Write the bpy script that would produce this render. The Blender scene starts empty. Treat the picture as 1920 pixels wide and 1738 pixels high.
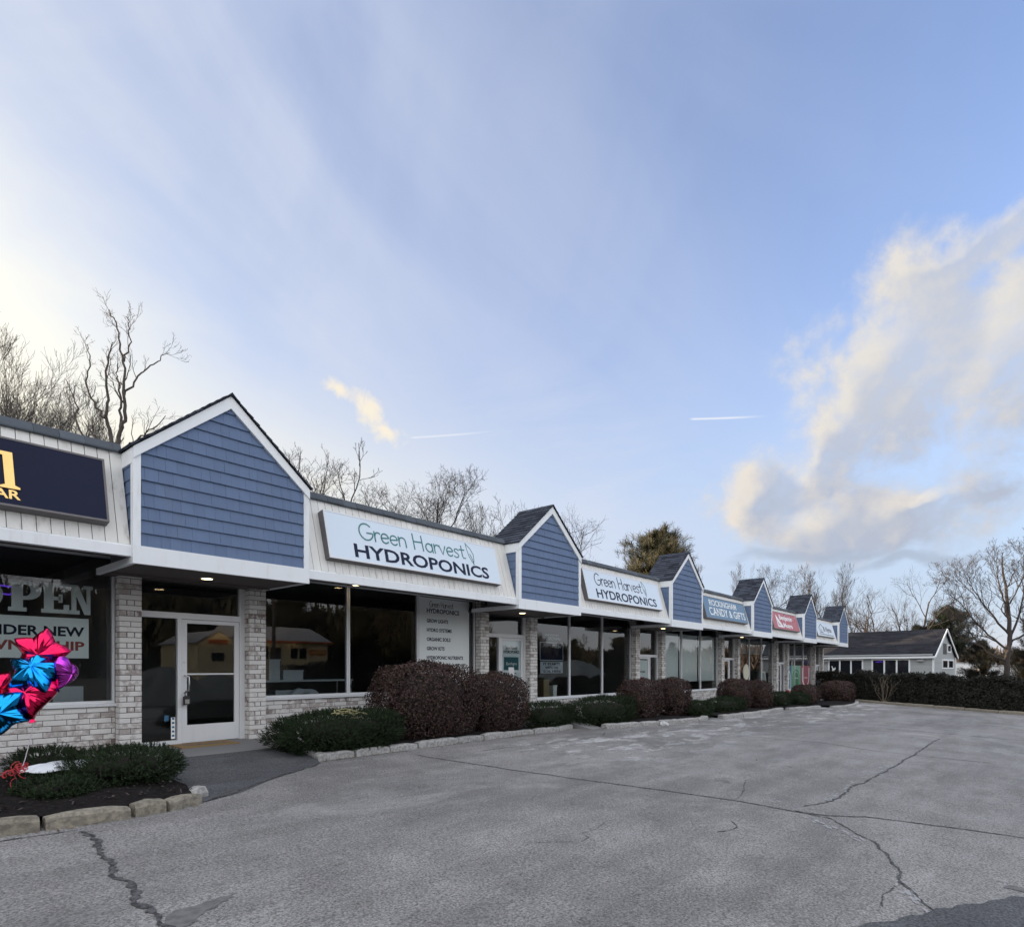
import bpy, math, random
import numpy as np
from mathutils import Vector, Matrix

# ------------------------------------------------------------------ camera, sky, sun, exposure
S = bpy.context.scene
COL = S.collection
EYE = 1.70                      # camera height; the facade runs along +X, the building lies towards +Y
HEAD = 0.704                    # angle between the facade direction and the view axis
cam_d = bpy.data.cameras.new('camera')
cam_d.sensor_width = 36.0
cam_d.lens = 1130.0 / 1920.0 * 36.0
cam_d.shift_y = 383.0 / 1920.0
cam_d.clip_end = 4000.0
cam = bpy.data.objects.new('camera', cam_d)
cam.location = (0, 0, EYE)
cam.rotation_euler = (math.pi / 2, 0, HEAD - math.pi / 2)
COL.objects.link(cam)
S.camera = cam

SUN_EL = math.radians(5.5)
SUN_AZ = math.radians(-42.0)     # from +Y towards +X
sd = Vector((math.sin(SUN_AZ) * math.cos(SUN_EL), math.cos(SUN_AZ) * math.cos(SUN_EL), math.sin(SUN_EL)))
sun_d = bpy.data.lights.new('sun', 'SUN')
sun_d.energy = 2.3
sun_d.angle = math.radians(0.6)
sun_d.color = (1.0, 0.74, 0.48)
sun = bpy.data.objects.new('sun', sun_d)
sun.rotation_euler = sd.to_track_quat('Z', 'Y').to_euler()
sun.location = (0, 60, 40)
COL.objects.link(sun)

S.view_settings.view_transform = 'Standard'
S.view_settings.look = 'None'
S.view_settings.gamma = 1.0
S.view_settings.use_curve_mapping = False
S.view_settings.exposure = 2.1

class NT:
    """small helper that writes shader node graphs"""
    def __init__(s, tree):
        s.t = tree
    def n(s, typ, **kw):
        nd = s.t.nodes.new(typ)
        for k, v in kw.items():
            setattr(nd, k, v)
        return nd
    def put(s, sock, v):
        if isinstance(v, bpy.types.NodeSocket):
            s.t.links.new(v, sock)
        elif v is not None:
            if isinstance(v, (tuple, list)) and len(v) == 3 and sock.type == 'RGBA':
                v = (*v, 1.0)
            sock.default_value = v
    def m(s, op, a, b=None, c=None, clamp=False):
        nd = s.n('ShaderNodeMath', operation=op, use_clamp=clamp)
        s.put(nd.inputs[0], a); s.put(nd.inputs[1], b)
        if c is not None: s.put(nd.inputs[2], c)
        return nd.outputs[0]
    def v(s, op, a, b=None):
        nd = s.n('ShaderNodeVectorMath', operation=op)
        s.put(nd.inputs[0], a)
        if b is not None:
            s.put(nd.inputs[3 if op == 'SCALE' else 1], b)
        return nd.outputs['Value'] if op in ('DOT_PRODUCT', 'LENGTH', 'DISTANCE') else nd.outputs[0]
    def xyz(s, x, y, z):
        nd = s.n('ShaderNodeCombineXYZ')
        s.put(nd.inputs[0], x); s.put(nd.inputs[1], y); s.put(nd.inputs[2], z)
        return nd.outputs[0]
    def sep(s, v):
        nd = s.n('ShaderNodeSeparateXYZ'); s.put(nd.inputs[0], v)
        return nd.outputs
    def noise(s, vec, scale, detail=4, rough=0.55, dist=0.0, col=False):
        nd = s.n('ShaderNodeTexNoise')
        s.put(nd.inputs['Vector'], vec); s.put(nd.inputs['Scale'], scale)
        s.put(nd.inputs['Detail'], detail); s.put(nd.inputs['Roughness'], rough)
        s.put(nd.inputs['Distortion'], dist)
        return nd.outputs['Color' if col else 'Fac']
    def voro(s, vec, scale, feature='F1', out='Distance'):
        nd = s.n('ShaderNodeTexVoronoi', feature=feature)
        s.put(nd.inputs['Vector'], vec); s.put(nd.inputs['Scale'], scale)
        return nd.outputs[out]
    def ss(s, v, a, b, to0=0.0, to1=1.0):
        nd = s.n('ShaderNodeMapRange', interpolation_type='SMOOTHSTEP')
        s.put(nd.inputs[0], v); s.put(nd.inputs[1], a); s.put(nd.inputs[2], b)
        s.put(nd.inputs[3], to0); s.put(nd.inputs[4], to1)
        return nd.outputs[0]
    def lin(s, v, a, b, to0=0.0, to1=1.0):
        nd = s.n('ShaderNodeMapRange')
        s.put(nd.inputs[0], v); s.put(nd.inputs[1], a); s.put(nd.inputs[2], b)
        s.put(nd.inputs[3], to0); s.put(nd.inputs[4], to1)
        return nd.outputs[0]
    def mix(s, f, a, b, bt='MIX'):
        nd = s.n('ShaderNodeMix', data_type='RGBA', blend_type=bt)
        s.put(nd.inputs[0], f); s.put(nd.inputs[6], a); s.put(nd.inputs[7], b)
        return nd.outputs[2]

W = bpy.data.worlds.new('World')
S.world = W
W.use_nodes = True
W.node_tree.nodes.clear()
def build_sky():
    q = NT(W.node_tree)
    sky = q.n('ShaderNodeTexSky', sky_type='NISHITA', sun_disc=False)
    sky.sun_elevation = SUN_EL
    sky.sun_rotation = SUN_AZ
    sky.air_density = 1.0; sky.dust_density = 0.3; sky.ozone_density = 3.0
    d = q.v('NORMALIZE', q.n('ShaderNodeTexCoord').outputs['Generated'])
    # compass bearing (degrees to the right of the street axis) and elevation of the looked-at direction
    ca, sa = math.cos(HEAD), math.sin(HEAD)
    dep = q.v('DOT_PRODUCT', d, (ca, sa, 0)); lat = q.v('DOT_PRODUCT', d, (sa, -ca, 0))
    az = q.m('MULTIPLY', q.m('ARCTAN2', lat, dep), 57.2958)
    el = q.m('MULTIPLY', q.m('ARCSINE', q.sep(d)[2]), 57.2958)
    P = q.xyz(az, el, 0.0)
    def K(c, k=SKY_K): return tuple(x * k for x in c)
    col = q.mix(1.0, sky.outputs[0], SKY_TINT, 'MULTIPLY')
    # pale air low over the horizon
    low = q.ss(el, 30.0, 4.0)
    col = q.mix(q.m('MULTIPLY', low, 0.85), col, K((0.47, 0.60, 0.78)))
    hz = q.m('MULTIPLY', q.ss(el, 28.0, 8.0), q.ss(az, 28.0, -16.0))
    # thin high cirrus, thickest towards the sun, drawn out in streaks
    def rot(v, ang, sx, sy, off=(0, 0)):
        c, s_ = math.cos(math.radians(ang)), math.sin(math.radians(ang))
        X, Y, _ = q.sep(v)
        u = q.m('ADD', q.m('MULTIPLY', X, c * sx), q.m('MULTIPLY', Y, s_ * sx))
        w = q.m('ADD', q.m('MULTIPLY', X, -s_ * sy), q.m('MULTIPLY', Y, c * sy))
        return q.xyz(q.m('ADD', u, off[0]), q.m('ADD', w, off[1]), 0.0)
    st1 = q.noise(rot(P, -33, 0.020, 0.070, (3.1, 0)), 1.0, 6, 0.48, 0.9)
    st2 = q.noise(rot(P, 8, 0.030, 0.14, (7.7, 2)), 1.0, 7, 0.58, 0.4)
    sunaz, sunel = SUN_BEAR + 34.0, 15.0
    ds = q.m('SQRT', q.m('ADD', q.m('POWER', q.m('SUBTRACT', az, sunaz), 2.0), q.m('MULTIPLY', q.m('POWER', q.m('SUBTRACT', el, sunel), 2.0), 1.6)))
    mott = q.noise(P, 0.045, 6, 0.55, 0.5)
    st1 = q.m('ADD', q.m('MULTIPLY', st1, 0.5), q.m('MULTIPLY', mott, 0.5))
    near = q.ss(ds, 124.0, 24.0)
    v1 = q.m('MULTIPLY', near, q.ss(st1, 0.32, 0.66, 0.50, 1.0))
    v2 = q.m('MULTIPLY', q.ss(st2, 0.46, 0.70), q.m('MULTIPLY', q.ss(el, 30, 12), q.ss(az, 26, 2)))
    veil = q.m('MINIMUM', q.m('ADD', q.m('MULTIPLY', v1, 0.95), q.m('MULTIPLY', v2, 0.75)), 1.0)
    warm = q.ss(ds, 58.0, 12.0)
    veilc = q.mix(warm, K((0.65, 0.71, 0.87)), K((1.0, 0.99, 0.90)))
    col = q.mix(veil, col, veilc)
    glow = q.ss(ds, 34.0, 6.0)
    col = q.mix(q.m('MULTIPLY', glow, 0.85), col, K((1.35, 1.25, 0.98)))
    col = q.mix(q.m('MULTIPLY', hz, 0.85), col, q.mix(q.ss(az, 12.0, -26.0), K((0.77, 0.82, 0.90)), K((1.02, 0.97, 0.82))))
    # cumulus to the right
    wv = q.v('SUBTRACT', q.noise(P, 0.16, 4, 0.5, 0, True), (0.5, 0.5, 0.5))
    Pw = q.v('ADD', P, q.v('SCALE', wv, 5.0))
    Xw, Yw, _ = q.sep(Pw)
    def blob(b, X, Y):
        a0, e0, ra, re, an = b
        c, s_ = math.cos(math.radians(an)), math.sin(math.radians(an))
        dx = q.m('SUBTRACT', X, a0); dy = q.m('SUBTRACT', Y, e0)
        u = q.m('MULTIPLY', q.m('ADD', q.m('MULTIPLY', dx, c), q.m('MULTIPLY', dy, s_)), 1.0 / ra)
        w = q.m('MULTIPLY', q.m('ADD', q.m('MULTIPLY', dx, -s_), q.m('MULTIPLY', dy, c)), 1.0 / re)
        return q.m('SUBTRACT', 1.0, q.m('SQRT', q.m('ADD', q.m('MULTIPLY', u, u), q.m('MULTIPLY', w, w))))
    def field(bl, X=Xw, Y=Yw):
        f = None
        for b in bl:
            v = blob(b, X, Y)
            f = v if f is None else q.m('SMOOTH_MAX', f, v, 0.25)
        return f
    f = field(CUMULUS)
    fr = field(CUMULUS, q.m('ADD', Xw, 2.6), q.m('ADD', Yw, -0.6))      # the same cloud a little further from the sun
    fb = q.noise(P, 0.22, 10, 0.60, 0.15)
    fb2 = q.noise(q.v('ADD', P, (-1.3, 0.8, 0.0)), 0.22, 10, 0.60, 0.15)
    fine = q.noise(P, 0.75, 6, 0.6, 0.3)
    dens = q.m('ADD', q.m('ADD', f, 0.54), q.m('ADD', q.m('MULTIPLY', q.m('SUBTRACT', fb, 0.5), 1.9), q.m('MULTIPLY', q.m('SUBTRACT', fine, 0.5), 0.55)))
    alpha = q.ss(dens, 0.0, 0.95)
    rim = q.ss(q.m('SUBTRACT', fr, f), -0.15, 0.42)
    lum = q.m('ADD', q.m('MULTIPLY', rim, 0.85), q.m('ADD', 0.06, q.m('MULTIPLY', q.m('SUBTRACT', fb, fb2), 2.0)), clamp=True)
    lum = q.m('MULTIPLY', lum, q.ss(dens, 1.9, 0.7, 0.45, 1.0))
    cc = q.mix(lum, K((0.47, 0.51, 0.61)), K((0.88, 0.79, 0.67)))
    cc = q.mix(q.ss(el, 13, 24), cc, q.mix(lum, K((0.60, 0.62, 0.67)), K((0.86, 0.80, 0.70))))
    col = q.mix(q.m('MULTIPLY', alpha, q.ss(fb, 0.3, 0.6, 0.62, 0.92)), col, cc)
    # small sunlit cloud left of centre
    f2 = field(SMALLCLOUD)
    d2 = q.m('ADD', f2, q.m('MULTIPLY', q.m('SUBTRACT', q.noise(P, 0.55, 7, 0.6, 0.5), 0.5), 1.9))
    col = q.mix(q.m('MULTIPLY', q.ss(d2, 0.05, 1.0), 0.8), col, K((1.05, 0.92, 0.70)))
    # grey streaks low on the right
    f3 = field(LOWCLOUD)
    d3 = q.m('ADD', f3, q.m('MULTIPLY', q.m('SUBTRACT', q.noise(rot(P, 4, 0.1, 0.6), 1.0, 6, 0.55), 0.5), 1.6))
    col = q.mix(q.m('MULTIPLY', q.ss(d3, 0.0, 0.9), 0.75), col, K((0.43, 0.50, 0.62)))
    # bright broken cloud added behind and above the view to light the shaded fronts
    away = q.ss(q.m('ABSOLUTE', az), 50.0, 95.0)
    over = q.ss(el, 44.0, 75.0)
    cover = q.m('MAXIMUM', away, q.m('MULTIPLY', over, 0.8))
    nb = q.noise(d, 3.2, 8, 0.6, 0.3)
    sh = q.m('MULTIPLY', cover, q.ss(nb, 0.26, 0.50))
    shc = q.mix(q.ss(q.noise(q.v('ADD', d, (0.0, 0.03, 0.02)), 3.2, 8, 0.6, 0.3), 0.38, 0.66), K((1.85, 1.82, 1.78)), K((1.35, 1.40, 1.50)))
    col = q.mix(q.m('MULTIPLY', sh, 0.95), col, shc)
    # two vapour trails
    for (a0, e0, a1, e1, wd, op) in TRAILS:
        L2 = (a1 - a0) ** 2 + (e1 - e0) ** 2
        t = q.m('DIVIDE', q.m('ADD', q.m('MULTIPLY', q.m('SUBTRACT', az, a0), a1 - a0), q.m('MULTIPLY', q.m('SUBTRACT', el, e0), e1 - e0)), L2)
        nx, ny = -(e1 - e0) / math.sqrt(L2), (a1 - a0) / math.sqrt(L2)
        dd = q.m('ABSOLUTE', q.m('ADD', q.m('MULTIPLY', q.m('SUBTRACT', az, a0), nx), q.m('MULTIPLY', q.m('SUBTRACT', el, e0), ny)))
        al = q.m('MULTIPLY', q.ss(dd, wd, 0.0), q.m('MULTIPLY', q.ss(t, 0.0, 0.08), q.ss(t, 1.0, 0.45)))
        col = q.mix(q.m('MULTIPLY', al, op), col, K((0.92, 0.93, 0.97)))
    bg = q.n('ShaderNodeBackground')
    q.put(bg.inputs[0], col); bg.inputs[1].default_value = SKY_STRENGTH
    out = q.n('ShaderNodeOutputWorld')
    q.t.links.new(bg.outputs[0], out.inputs[0])
SKY_STRENGTH = 0.12
SKY_K = 1.0 / (SKY_STRENGTH * 2.0 ** S.view_settings.exposure)
SKY_TINT = (1.62, 1.09, 1.06)
SUN_BEAR = math.degrees(math.atan2(sd.x * math.sin(HEAD) - sd.y * math.cos(HEAD), sd.x * math.cos(HEAD) + sd.y * math.sin(HEAD)))
CUMULUS = [(34.6, 23.6, 7.2, 5.6, 15), (42.5, 22.6, 9, 5.2, 0), (40, 29.2, 7, 1.6, 14), (31.2, 20.0, 4.8, 4.2, 40), (28.4, 17.2, 4.4, 2.8, 35),
           (23.8, 14.0, 4.6, 3.6, 0), (29.0, 12.2, 7.6, 3.4, 0), (34.0, 12.2, 5.0, 2.3, 6), (37.0, 13.0, 3.0, 0.8, 8)]
SMALLCLOUD = [(-16.0, 23.7, 2.2, 1.2, -30), (-13.4, 22.6, 3.0, 1.5, -28), (-11.4, 21.7, 2.2, 0.9, -25)]
LOWCLOUD = [(33, 8.4, 9, 0.7, 3), (26, 9.4, 8, 0.9, 0), (47, 9, 8, 0.8, 2)]
TRAILS = [(16.3, 21.6, 23.4, 21.0, 0.13, 0.8), (-9.8, 20.6, -1.0, 21.5, 0.13, 0.55)]
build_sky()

# ------------------------------------------------------------------ helpers
rng = random.Random(7)
nrng = np.random.default_rng(11)
R = math.radians
ORG = {}

def ground_z(X, Y):
    z = EYE - 1.5 - 0.0171 * (min(max(X, -20.0), 60.0) - 5.0) - 0.035 * (8.6 - max(min(Y, 8.6), -12.0))
    if Y < -20.0:
        z += min((-20.0 - Y) * 0.14, 1.5)
    return z

def walk_z(X):
    if X < 12.5: return EYE - 1.36
    a = EYE - 1.36; b = ground_z(18.0, 8.6) + 0.05
    if X < 18.0: return a + (b - a) * (X - 12.5) / 5.5
    return ground_z(X, 8.6) + 0.05

def tag(o, label=None, cat=None, group=None, kind=None):
    if label: o['label'] = label
    if cat: o['category'] = cat
    if group: o['group'] = group
    if kind: o['kind'] = kind
    return o

def empty(name, loc=(0, 0, 0), rot=(0, 0, 0)):
    o = bpy.data.objects.new(name, None)
    o.empty_display_size = 0.2
    o.location = loc; o.rotation_euler = rot
    COL.objects.link(o)
    return o

def thing(name, label, cat, loc=(0, 0, 0), group=None, rot=(0, 0, 0)):
    o = empty(name, loc, rot)
    tag(o, label, cat, group)
    ORG[o.name] = Vector(loc)
    return o

def place(me, name, parent=None, loc=(0, 0, 0), rot=(0, 0, 0), scale=(1, 1, 1), local=False):
    o = bpy.data.objects.new(name, me)
    o.location = loc; o.rotation_euler = rot; o.scale = scale
    if parent is not None:
        o.parent = parent
        og = ORG.get(parent.name, Vector((0, 0, 0)))
        if not local:
            o.location = Vector(loc) - og
        ORG[o.name] = og
    COL.objects.link(o)
    return o

class MB:
    def __init__(s):
        s.V = []; s.F = []
    def add(s, vs, fs):
        b = len(s.V)
        s.V.extend(tuple(v) for v in vs)
        s.F.extend(tuple(b + i for i in f) for f in fs)
        return s
    def box(s, x0, x1, y0, y1, z0, z1):
        return s.add([(x0, y0, z0), (x1, y0, z0), (x1, y1, z0), (x0, y1, z0), (x0, y0, z1), (x1, y0, z1), (x1, y1, z1), (x0, y1, z1)],
                     [(0, 3, 2, 1), (4, 5, 6, 7), (0, 1, 5, 4), (1, 2, 6, 5), (2, 3, 7, 6), (3, 0, 4, 7)])
    def obox(s, c, ux, uy, uz):
        c = Vector(c); ux = Vector(ux); uy = Vector(uy); uz = Vector(uz)
        vs = [c + sx * ux + sy * uy + sz * uz for sz in (-1, 1) for sx, sy in ((-1, -1), (1, -1), (1, 1), (-1, 1))]
        return s.add(vs, [(0, 3, 2, 1), (4, 5, 6, 7), (0, 1, 5, 4), (1, 2, 6, 5), (2, 3, 7, 6), (3, 0, 4, 7)])
    def prism(s, poly, ext):
        """closed prism: polygon (3d points) swept by vector ext"""
        n = len(poly); e = Vector(ext)
        vs = [Vector(p) for p in poly] + [Vector(p) + e for p in poly]
        return s.add(vs, [tuple(range(n - 1, -1, -1)), tuple(range(n, 2 * n))] + [(i, (i + 1) % n, n + (i + 1) % n, n + i) for i in range(n)])
    def tube(s, pts, rad, k=8, cap=True):
        V_, F_ = tube_np([np.array(pts, float)], [np.array(rad if hasattr(rad, '__len__') else [rad] * len(pts), float)], k)
        s.add(V_, F_)
        if cap:
            m = len(pts); b = len(s.V) - m * k
            s.F.append(tuple(b + i for i in range(k - 1, -1, -1))); s.F.append(tuple(b + (m - 1) * k + i for i in range(k)))
        return s
    def lathe(s, prof, c, n=16):
        c = Vector(c); m = len(prof)
        vs = [(c.x + r * math.cos(2 * math.pi * j / n), c.y + r * math.sin(2 * math.pi * j / n), c.z + z) for r, z in prof for j in range(n)]
        fs = [(i * n + j, i * n + (j + 1) % n, (i + 1) * n + (j + 1) % n, (i + 1) * n + j) for i in range(m - 1) for j in range(n)]
        fs.append(tuple(range(n - 1, -1, -1))); fs.append(tuple((m - 1) * n + j for j in range(n)))
        return s.add(vs, fs)
    def mesh(s, name, mat=None, org=(0, 0, 0), smooth=False):
        me = bpy.data.meshes.new(name)
        ox, oy, oz = org
        me.from_pydata([(x - ox, y - oy, z - oz) for x, y, z in s.V], [], s.F)
        if mat: me.materials.append(mat)
        if smooth: me.polygons.foreach_set('use_smooth', [True] * len(me.polygons))
        me.update()
        return me
    def build(s, name, mat, parent=None, smooth=False):
        og = ORG.get(parent.name, Vector((0, 0, 0))) if parent is not None else Vector((0, 0, 0))
        o = bpy.data.objects.new(name, s.mesh(name, mat, og, smooth))
        if parent is not None:
            o.parent = parent; ORG[o.name] = og
        COL.objects.link(o)
        return o

def tube_np(lines, rads, k):
    Vs = []; Fs = []; b = 0
    ang = np.arange(k) * 2 * np.pi / k
    ca, sa = np.cos(ang), np.sin(ang)
    for P, r in zip(lines, rads):
        m = len(P)
        T = np.gradient(P, axis=0)
        T /= np.maximum(np.linalg.norm(T, axis=1, keepdims=True), 1e-9)
        ref = np.array([0.31, 0.2, 0.93]) if abs(T[0, 2]) < 0.8 else np.array([0.97, 0.2, 0.1])
        A = np.cross(T, ref); A /= np.maximum(np.linalg.norm(A, axis=1, keepdims=True), 1e-9)
        B = np.cross(T, A)
        ring = P[:, None, :] + r[:, None, None] * (A[:, None, :] * ca[None, :, None] + B[:, None, :] * sa[None, :, None])
        Vs.append(ring.reshape(-1, 3))
        i = np.arange(m - 1)[:, None] * k; j = np.arange(k)[None, :]; j2 = (j + 1) % k
        Fs.append(np.stack([b + i + j, b + i + j2, b + i + k + j2, b + i + k + j], -1).reshape(-1, 4))
        b += m * k
    return np.concatenate(Vs), np.concatenate(Fs)

def mesh_np(name, V_, F_, mat, smooth=False):
    """fast mesh from arrays; every face has the same number of corners"""
    me = bpy.data.meshes.new(name)
    V_ = np.asarray(V_, np.float32); F_ = np.asarray(F_, np.int32)
    n, c = F_.shape
    me.vertices.add(len(V_)); me.vertices.foreach_set('co', V_.ravel())
    me.loops.add(n * c); me.loops.foreach_set('vertex_index', F_.ravel())
    me.polygons.add(n); me.polygons.foreach_set('loop_start', np.arange(0, n * c, c, dtype=np.int32))
    if smooth: me.polygons.foreach_set('use_smooth', np.ones(n, dtype=bool))
    me.materials.append(mat)
    me.update(calc_edges=True); me.validate()
    return me

# ------------------------------------------------------------------ materials
def mat(name, col, rough=0.7, var=0.12, scale=3.0, detail=4, bump=0.0, bscale=40.0, metal=0.0, isl=0.0, spec=0.5, col2=None, hue=0.0, stretch=(1, 1, 1)):
    m = bpy.data.materials.new(name); m.use_nodes = True
    q = NT(m.node_tree); bs = q.t.nodes['Principled BSDF']
    g = q.n('ShaderNodeNewGeometry'); pos = q.v('MULTIPLY', g.outputs['Position'], stretch)
    n1 = q.noise(pos, scale, detail, 0.6)
    if col2 is not None:
        c = q.mix(q.ss(n1, 0.35, 0.65), col, col2)
    else:
        c = q.mix(n1, tuple(x * (1 - var) for x in col), tuple(min(x * (1 + var), 0.95) for x in col))
    if isl > 0:
        rnd = q.m('FRACT', q.m('ADD', g.outputs['Random Per Island'], q.n('ShaderNodeObjectInfo').outputs['Random']))
        h = q.n('ShaderNodeHueSaturation')
        q.put(h.inputs['Value'], q.lin(rnd, 0, 1, 1 - isl, 1 + isl)); q.put(h.inputs['Color'], c)
        if hue: q.put(h.inputs['Hue'], q.lin(q.m('FRACT', q.m('MULTIPLY', rnd, 7.31)), 0, 1, 0.5 - hue, 0.5 + hue))
        c = h.outputs[0]
    q.put(bs.inputs['Base Color'], c)
    bs.inputs['Metallic'].default_value = metal
    bs.inputs['Specular IOR Level'].default_value = spec
    q.put(bs.inputs['Roughness'], q.lin(n1, 0.2, 0.8, max(rough - 0.08, 0.02), min(rough + 0.08, 1)))
    if bump > 0:
        b = q.n('ShaderNodeBump'); b.inputs['Strength'].default_value = bump; b.inputs['Distance'].default_value = 0.01
        q.put(b.inputs['Height'], q.noise(pos, bscale, 5, 0.6)); q.put(bs.inputs['Normal'], b.outputs[0])
    return m

def weather(m, amount=0.4, dirt=(0.36, 0.32, 0.28), sx=14.0):
    """run-off streaks and grime over the base colour of a painted surface"""
    q = NT(m.node_tree); bs = q.t.nodes['Principled BSDF']; l = bs.inputs['Base Color'].links[0]; src = l.from_socket
    pos = q.n('ShaderNodeNewGeometry').outputs['Position']
    st = q.noise(q.v('MULTIPLY', pos, (sx, sx, 0.9)), 1.0, 5, 0.6)
    bl = q.noise(pos, 1.1, 5, 0.6)
    f = q.m('MULTIPLY', q.m('MULTIPLY', q.ss(st, 0.50, 0.74), q.ss(bl, 0.40, 0.62)), amount)
    q.put(bs.inputs['Base Color'], q.mix(f, src, dirt))
def emit(name, col, st):
    m = bpy.data.materials.new(name); m.use_nodes = True
    q = NT(m.node_tree); q.t.nodes.remove(q.t.nodes['Principled BSDF'])
    e = q.n('ShaderNodeEmission'); q.put(e.inputs[0], col); e.inputs[1].default_value = st
    q.t.links.new(e.outputs[0], q.t.nodes['Material Output'].inputs[0])
    return m

def glass_mat():
    m = bpy.data.materials.new('window_glass'); m.use_nodes = True
    q = NT(m.node_tree); q.t.nodes.remove(q.t.nodes['Principled BSDF'])
    tr = q.n('ShaderNodeBsdfTransparent'); q.put(tr.inputs[0], (0.84, 0.89, 0.89))
    gl = q.n('ShaderNodeBsdfGlossy'); gl.inputs['Roughness'].default_value = 0.0
    fr = q.n('ShaderNodeFresnel'); fr.inputs[0].default_value = 1.52
    g = q.n('ShaderNodeNewGeometry')
    b = q.n('ShaderNodeBump'); b.inputs['Strength'].default_value = 0.008; b.inputs['Distance'].default_value = 0.02
    q.put(b.inputs['Height'], q.noise(g.outputs['Position'], 1.6, 2)); q.put(gl.inputs['Normal'], b.outputs[0])
    mx = q.n('ShaderNodeMixShader')
    q.put(mx.inputs[0], q.m('MULTIPLY', fr.outputs[0], 1.75, clamp=True))
    q.t.links.new(tr.outputs[0], mx.inputs[1]); q.t.links.new(gl.outputs[0], mx.inputs[2])
    q.t.links.new(mx.outputs[0], q.t.nodes['Material Output'].inputs[0])
    return m

def brick_mat():
    m = bpy.data.materials.new('whitewashed_brick'); m.use_nodes = True
    q = NT(m.node_tree); bs = q.t.nodes['Principled BSDF']
    g = q.n('ShaderNodeNewGeometry'); pos = g.outputs['Position']
    rnd = q.m('FRACT', q.m('ADD', g.outputs['Random Per Island'], q.n('ShaderNodeObjectInfo').outputs['Random']))
    r2 = q.m('FRACT', q.m('MULTIPLY', rnd, 13.7))
    off = q.v('SCALE', (17.0, 9.0, 23.0), rnd)
    n1 = q.noise(q.v('ADD', pos, off), 9.0, 5, 0.65)
    n2 = q.noise(q.v('ADD', pos, off), 38.0, 4, 0.6)
    body = q.mix(r2, (0.33, 0.285, 0.27), (0.47, 0.43, 0.415))
    body = q.mix(q.ss(r2, 0.86, 0.95), body, (0.21, 0.165, 0.155))
    wash = q.m('MULTIPLY', q.ss(q.m('ADD', n1, q.m('MULTIPLY', q.m('SUBTRACT', rnd, 0.5), 0.35)), 0.30, 0.53), 0.94)
    c = q.mix(wash, body, (0.72, 0.71, 0.70))
    c = q.mix(q.ss(n2, 0.66, 0.78), c, (0.13, 0.11, 0.105))
    q.put(bs.inputs['Base Color'], c)
    bs.inputs['Roughness'].default_value = 0.85
    b = q.n('ShaderNodeBump'); b.inputs['Strength'].default_value = 0.5; b.inputs['Distance'].default_value = 0.006
    q.put(b.inputs['Height'], n2); q.put(bs.inputs['Normal'], b.outputs[0])
    return m

def asphalt_mat(name, dark, light, salt=True):
    m = bpy.data.materials.new(name); m.use_nodes = True
    q = NT(m.node_tree); bs = q.t.nodes['Principled BSDF']
    pos = q.n('ShaderNodeNewGeometry').outputs['Position']
    big = q.noise(pos, 0.22, 5, 0.55)
    mid = q.noise(pos, 1.7, 5, 0.6)
    drag = q.noise(q.v('MULTIPLY', pos, (0.35, 2.2, 1.0)), 1.0, 5, 0.6)
    ag = q.noise(pos, 52.0, 2, 0.7)
    ag2 = q.voro(pos, 85.0, 'F1', 'Color')
    tone = q.m('ADD', q.m('ADD', q.m('MULTIPLY', big, 0.45), q.m('MULTIPLY', mid, 0.25)), q.m('MULTIPLY', drag, 0.30))
    c = q.mix(q.ss(tone, 0.36, 0.64), dark, light)
    sp = q.m('ADD', q.ss(ag, 0.32, 0.68, 0.58, 1.38), q.m('MULTIPLY', q.m('SUBTRACT', q.sep(ag2)[0], 0.5), 0.55))
    c = q.mix(1.0, c, q.xyz(sp, sp, sp), 'MULTIPLY')
    if salt:
        X, Y, _ = q.sep(pos)
        wig = q.noise(q.v('MULTIPLY', pos, (0.55, 1.3, 1.0)), 1.0, 8, 0.68, 0.6)
        band = q.m('MULTIPLY', q.ss(Y, 4.6, 6.6), q.ss(Y, 8.6, 7.6))
        fine = q.noise(pos, 9.0, 4, 0.7)
        s1 = q.m('MULTIPLY', q.m('MULTIPLY', q.ss(wig, 0.49, 0.60), q.m('ADD', 0.10, band)), q.ss(fine, 0.36, 0.56))
        s1 = q.m('MULTIPLY', s1, q.ss(X, 7.0, 10.0))
        c = q.mix(q.m('MULTIPLY', s1, 0.75), c, (0.52, 0.52, 0.53))
        lane = q.ss(q.noise(q.v('MULTIPLY', pos, (0.07, 0.55, 1.0)), 1.0, 5, 0.6, 0.4), 0.42, 0.66)
        c = q.mix(q.m('MULTIPLY', lane, 0.30), c, (0.085, 0.085, 0.09))
        pale = q.ss(q.noise(q.v('MULTIPLY', pos, (0.28, 0.55, 1.0)), 1.0, 7, 0.66, 0.8), 0.56, 0.74)
        c = q.mix(q.m('MULTIPLY', pale, 0.42), c, (0.40, 0.40, 0.40))
        oil = q.ss(q.noise(pos, 0.9, 4, 0.6), 0.68, 0.76)
        c = q.mix(q.m('MULTIPLY', oil, 0.45), c, (0.035, 0.035, 0.038))
    q.put(bs.inputs['Base Color'], c)
    bs.inputs['Roughness'].default_value = 0.88
    bs.inputs['Specular IOR Level'].default_value = 0.35
    b = q.n('ShaderNodeBump'); b.inputs['Strength'].default_value = 0.9; b.inputs['Distance'].default_value = 0.008
    q.put(b.inputs['Height'], q.m('ADD', q.m('MULTIPLY', ag, 1.0), q.m('MULTIPLY', mid, 1.2))); q.put(bs.inputs['Normal'], b.outputs[0])
    return m

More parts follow.
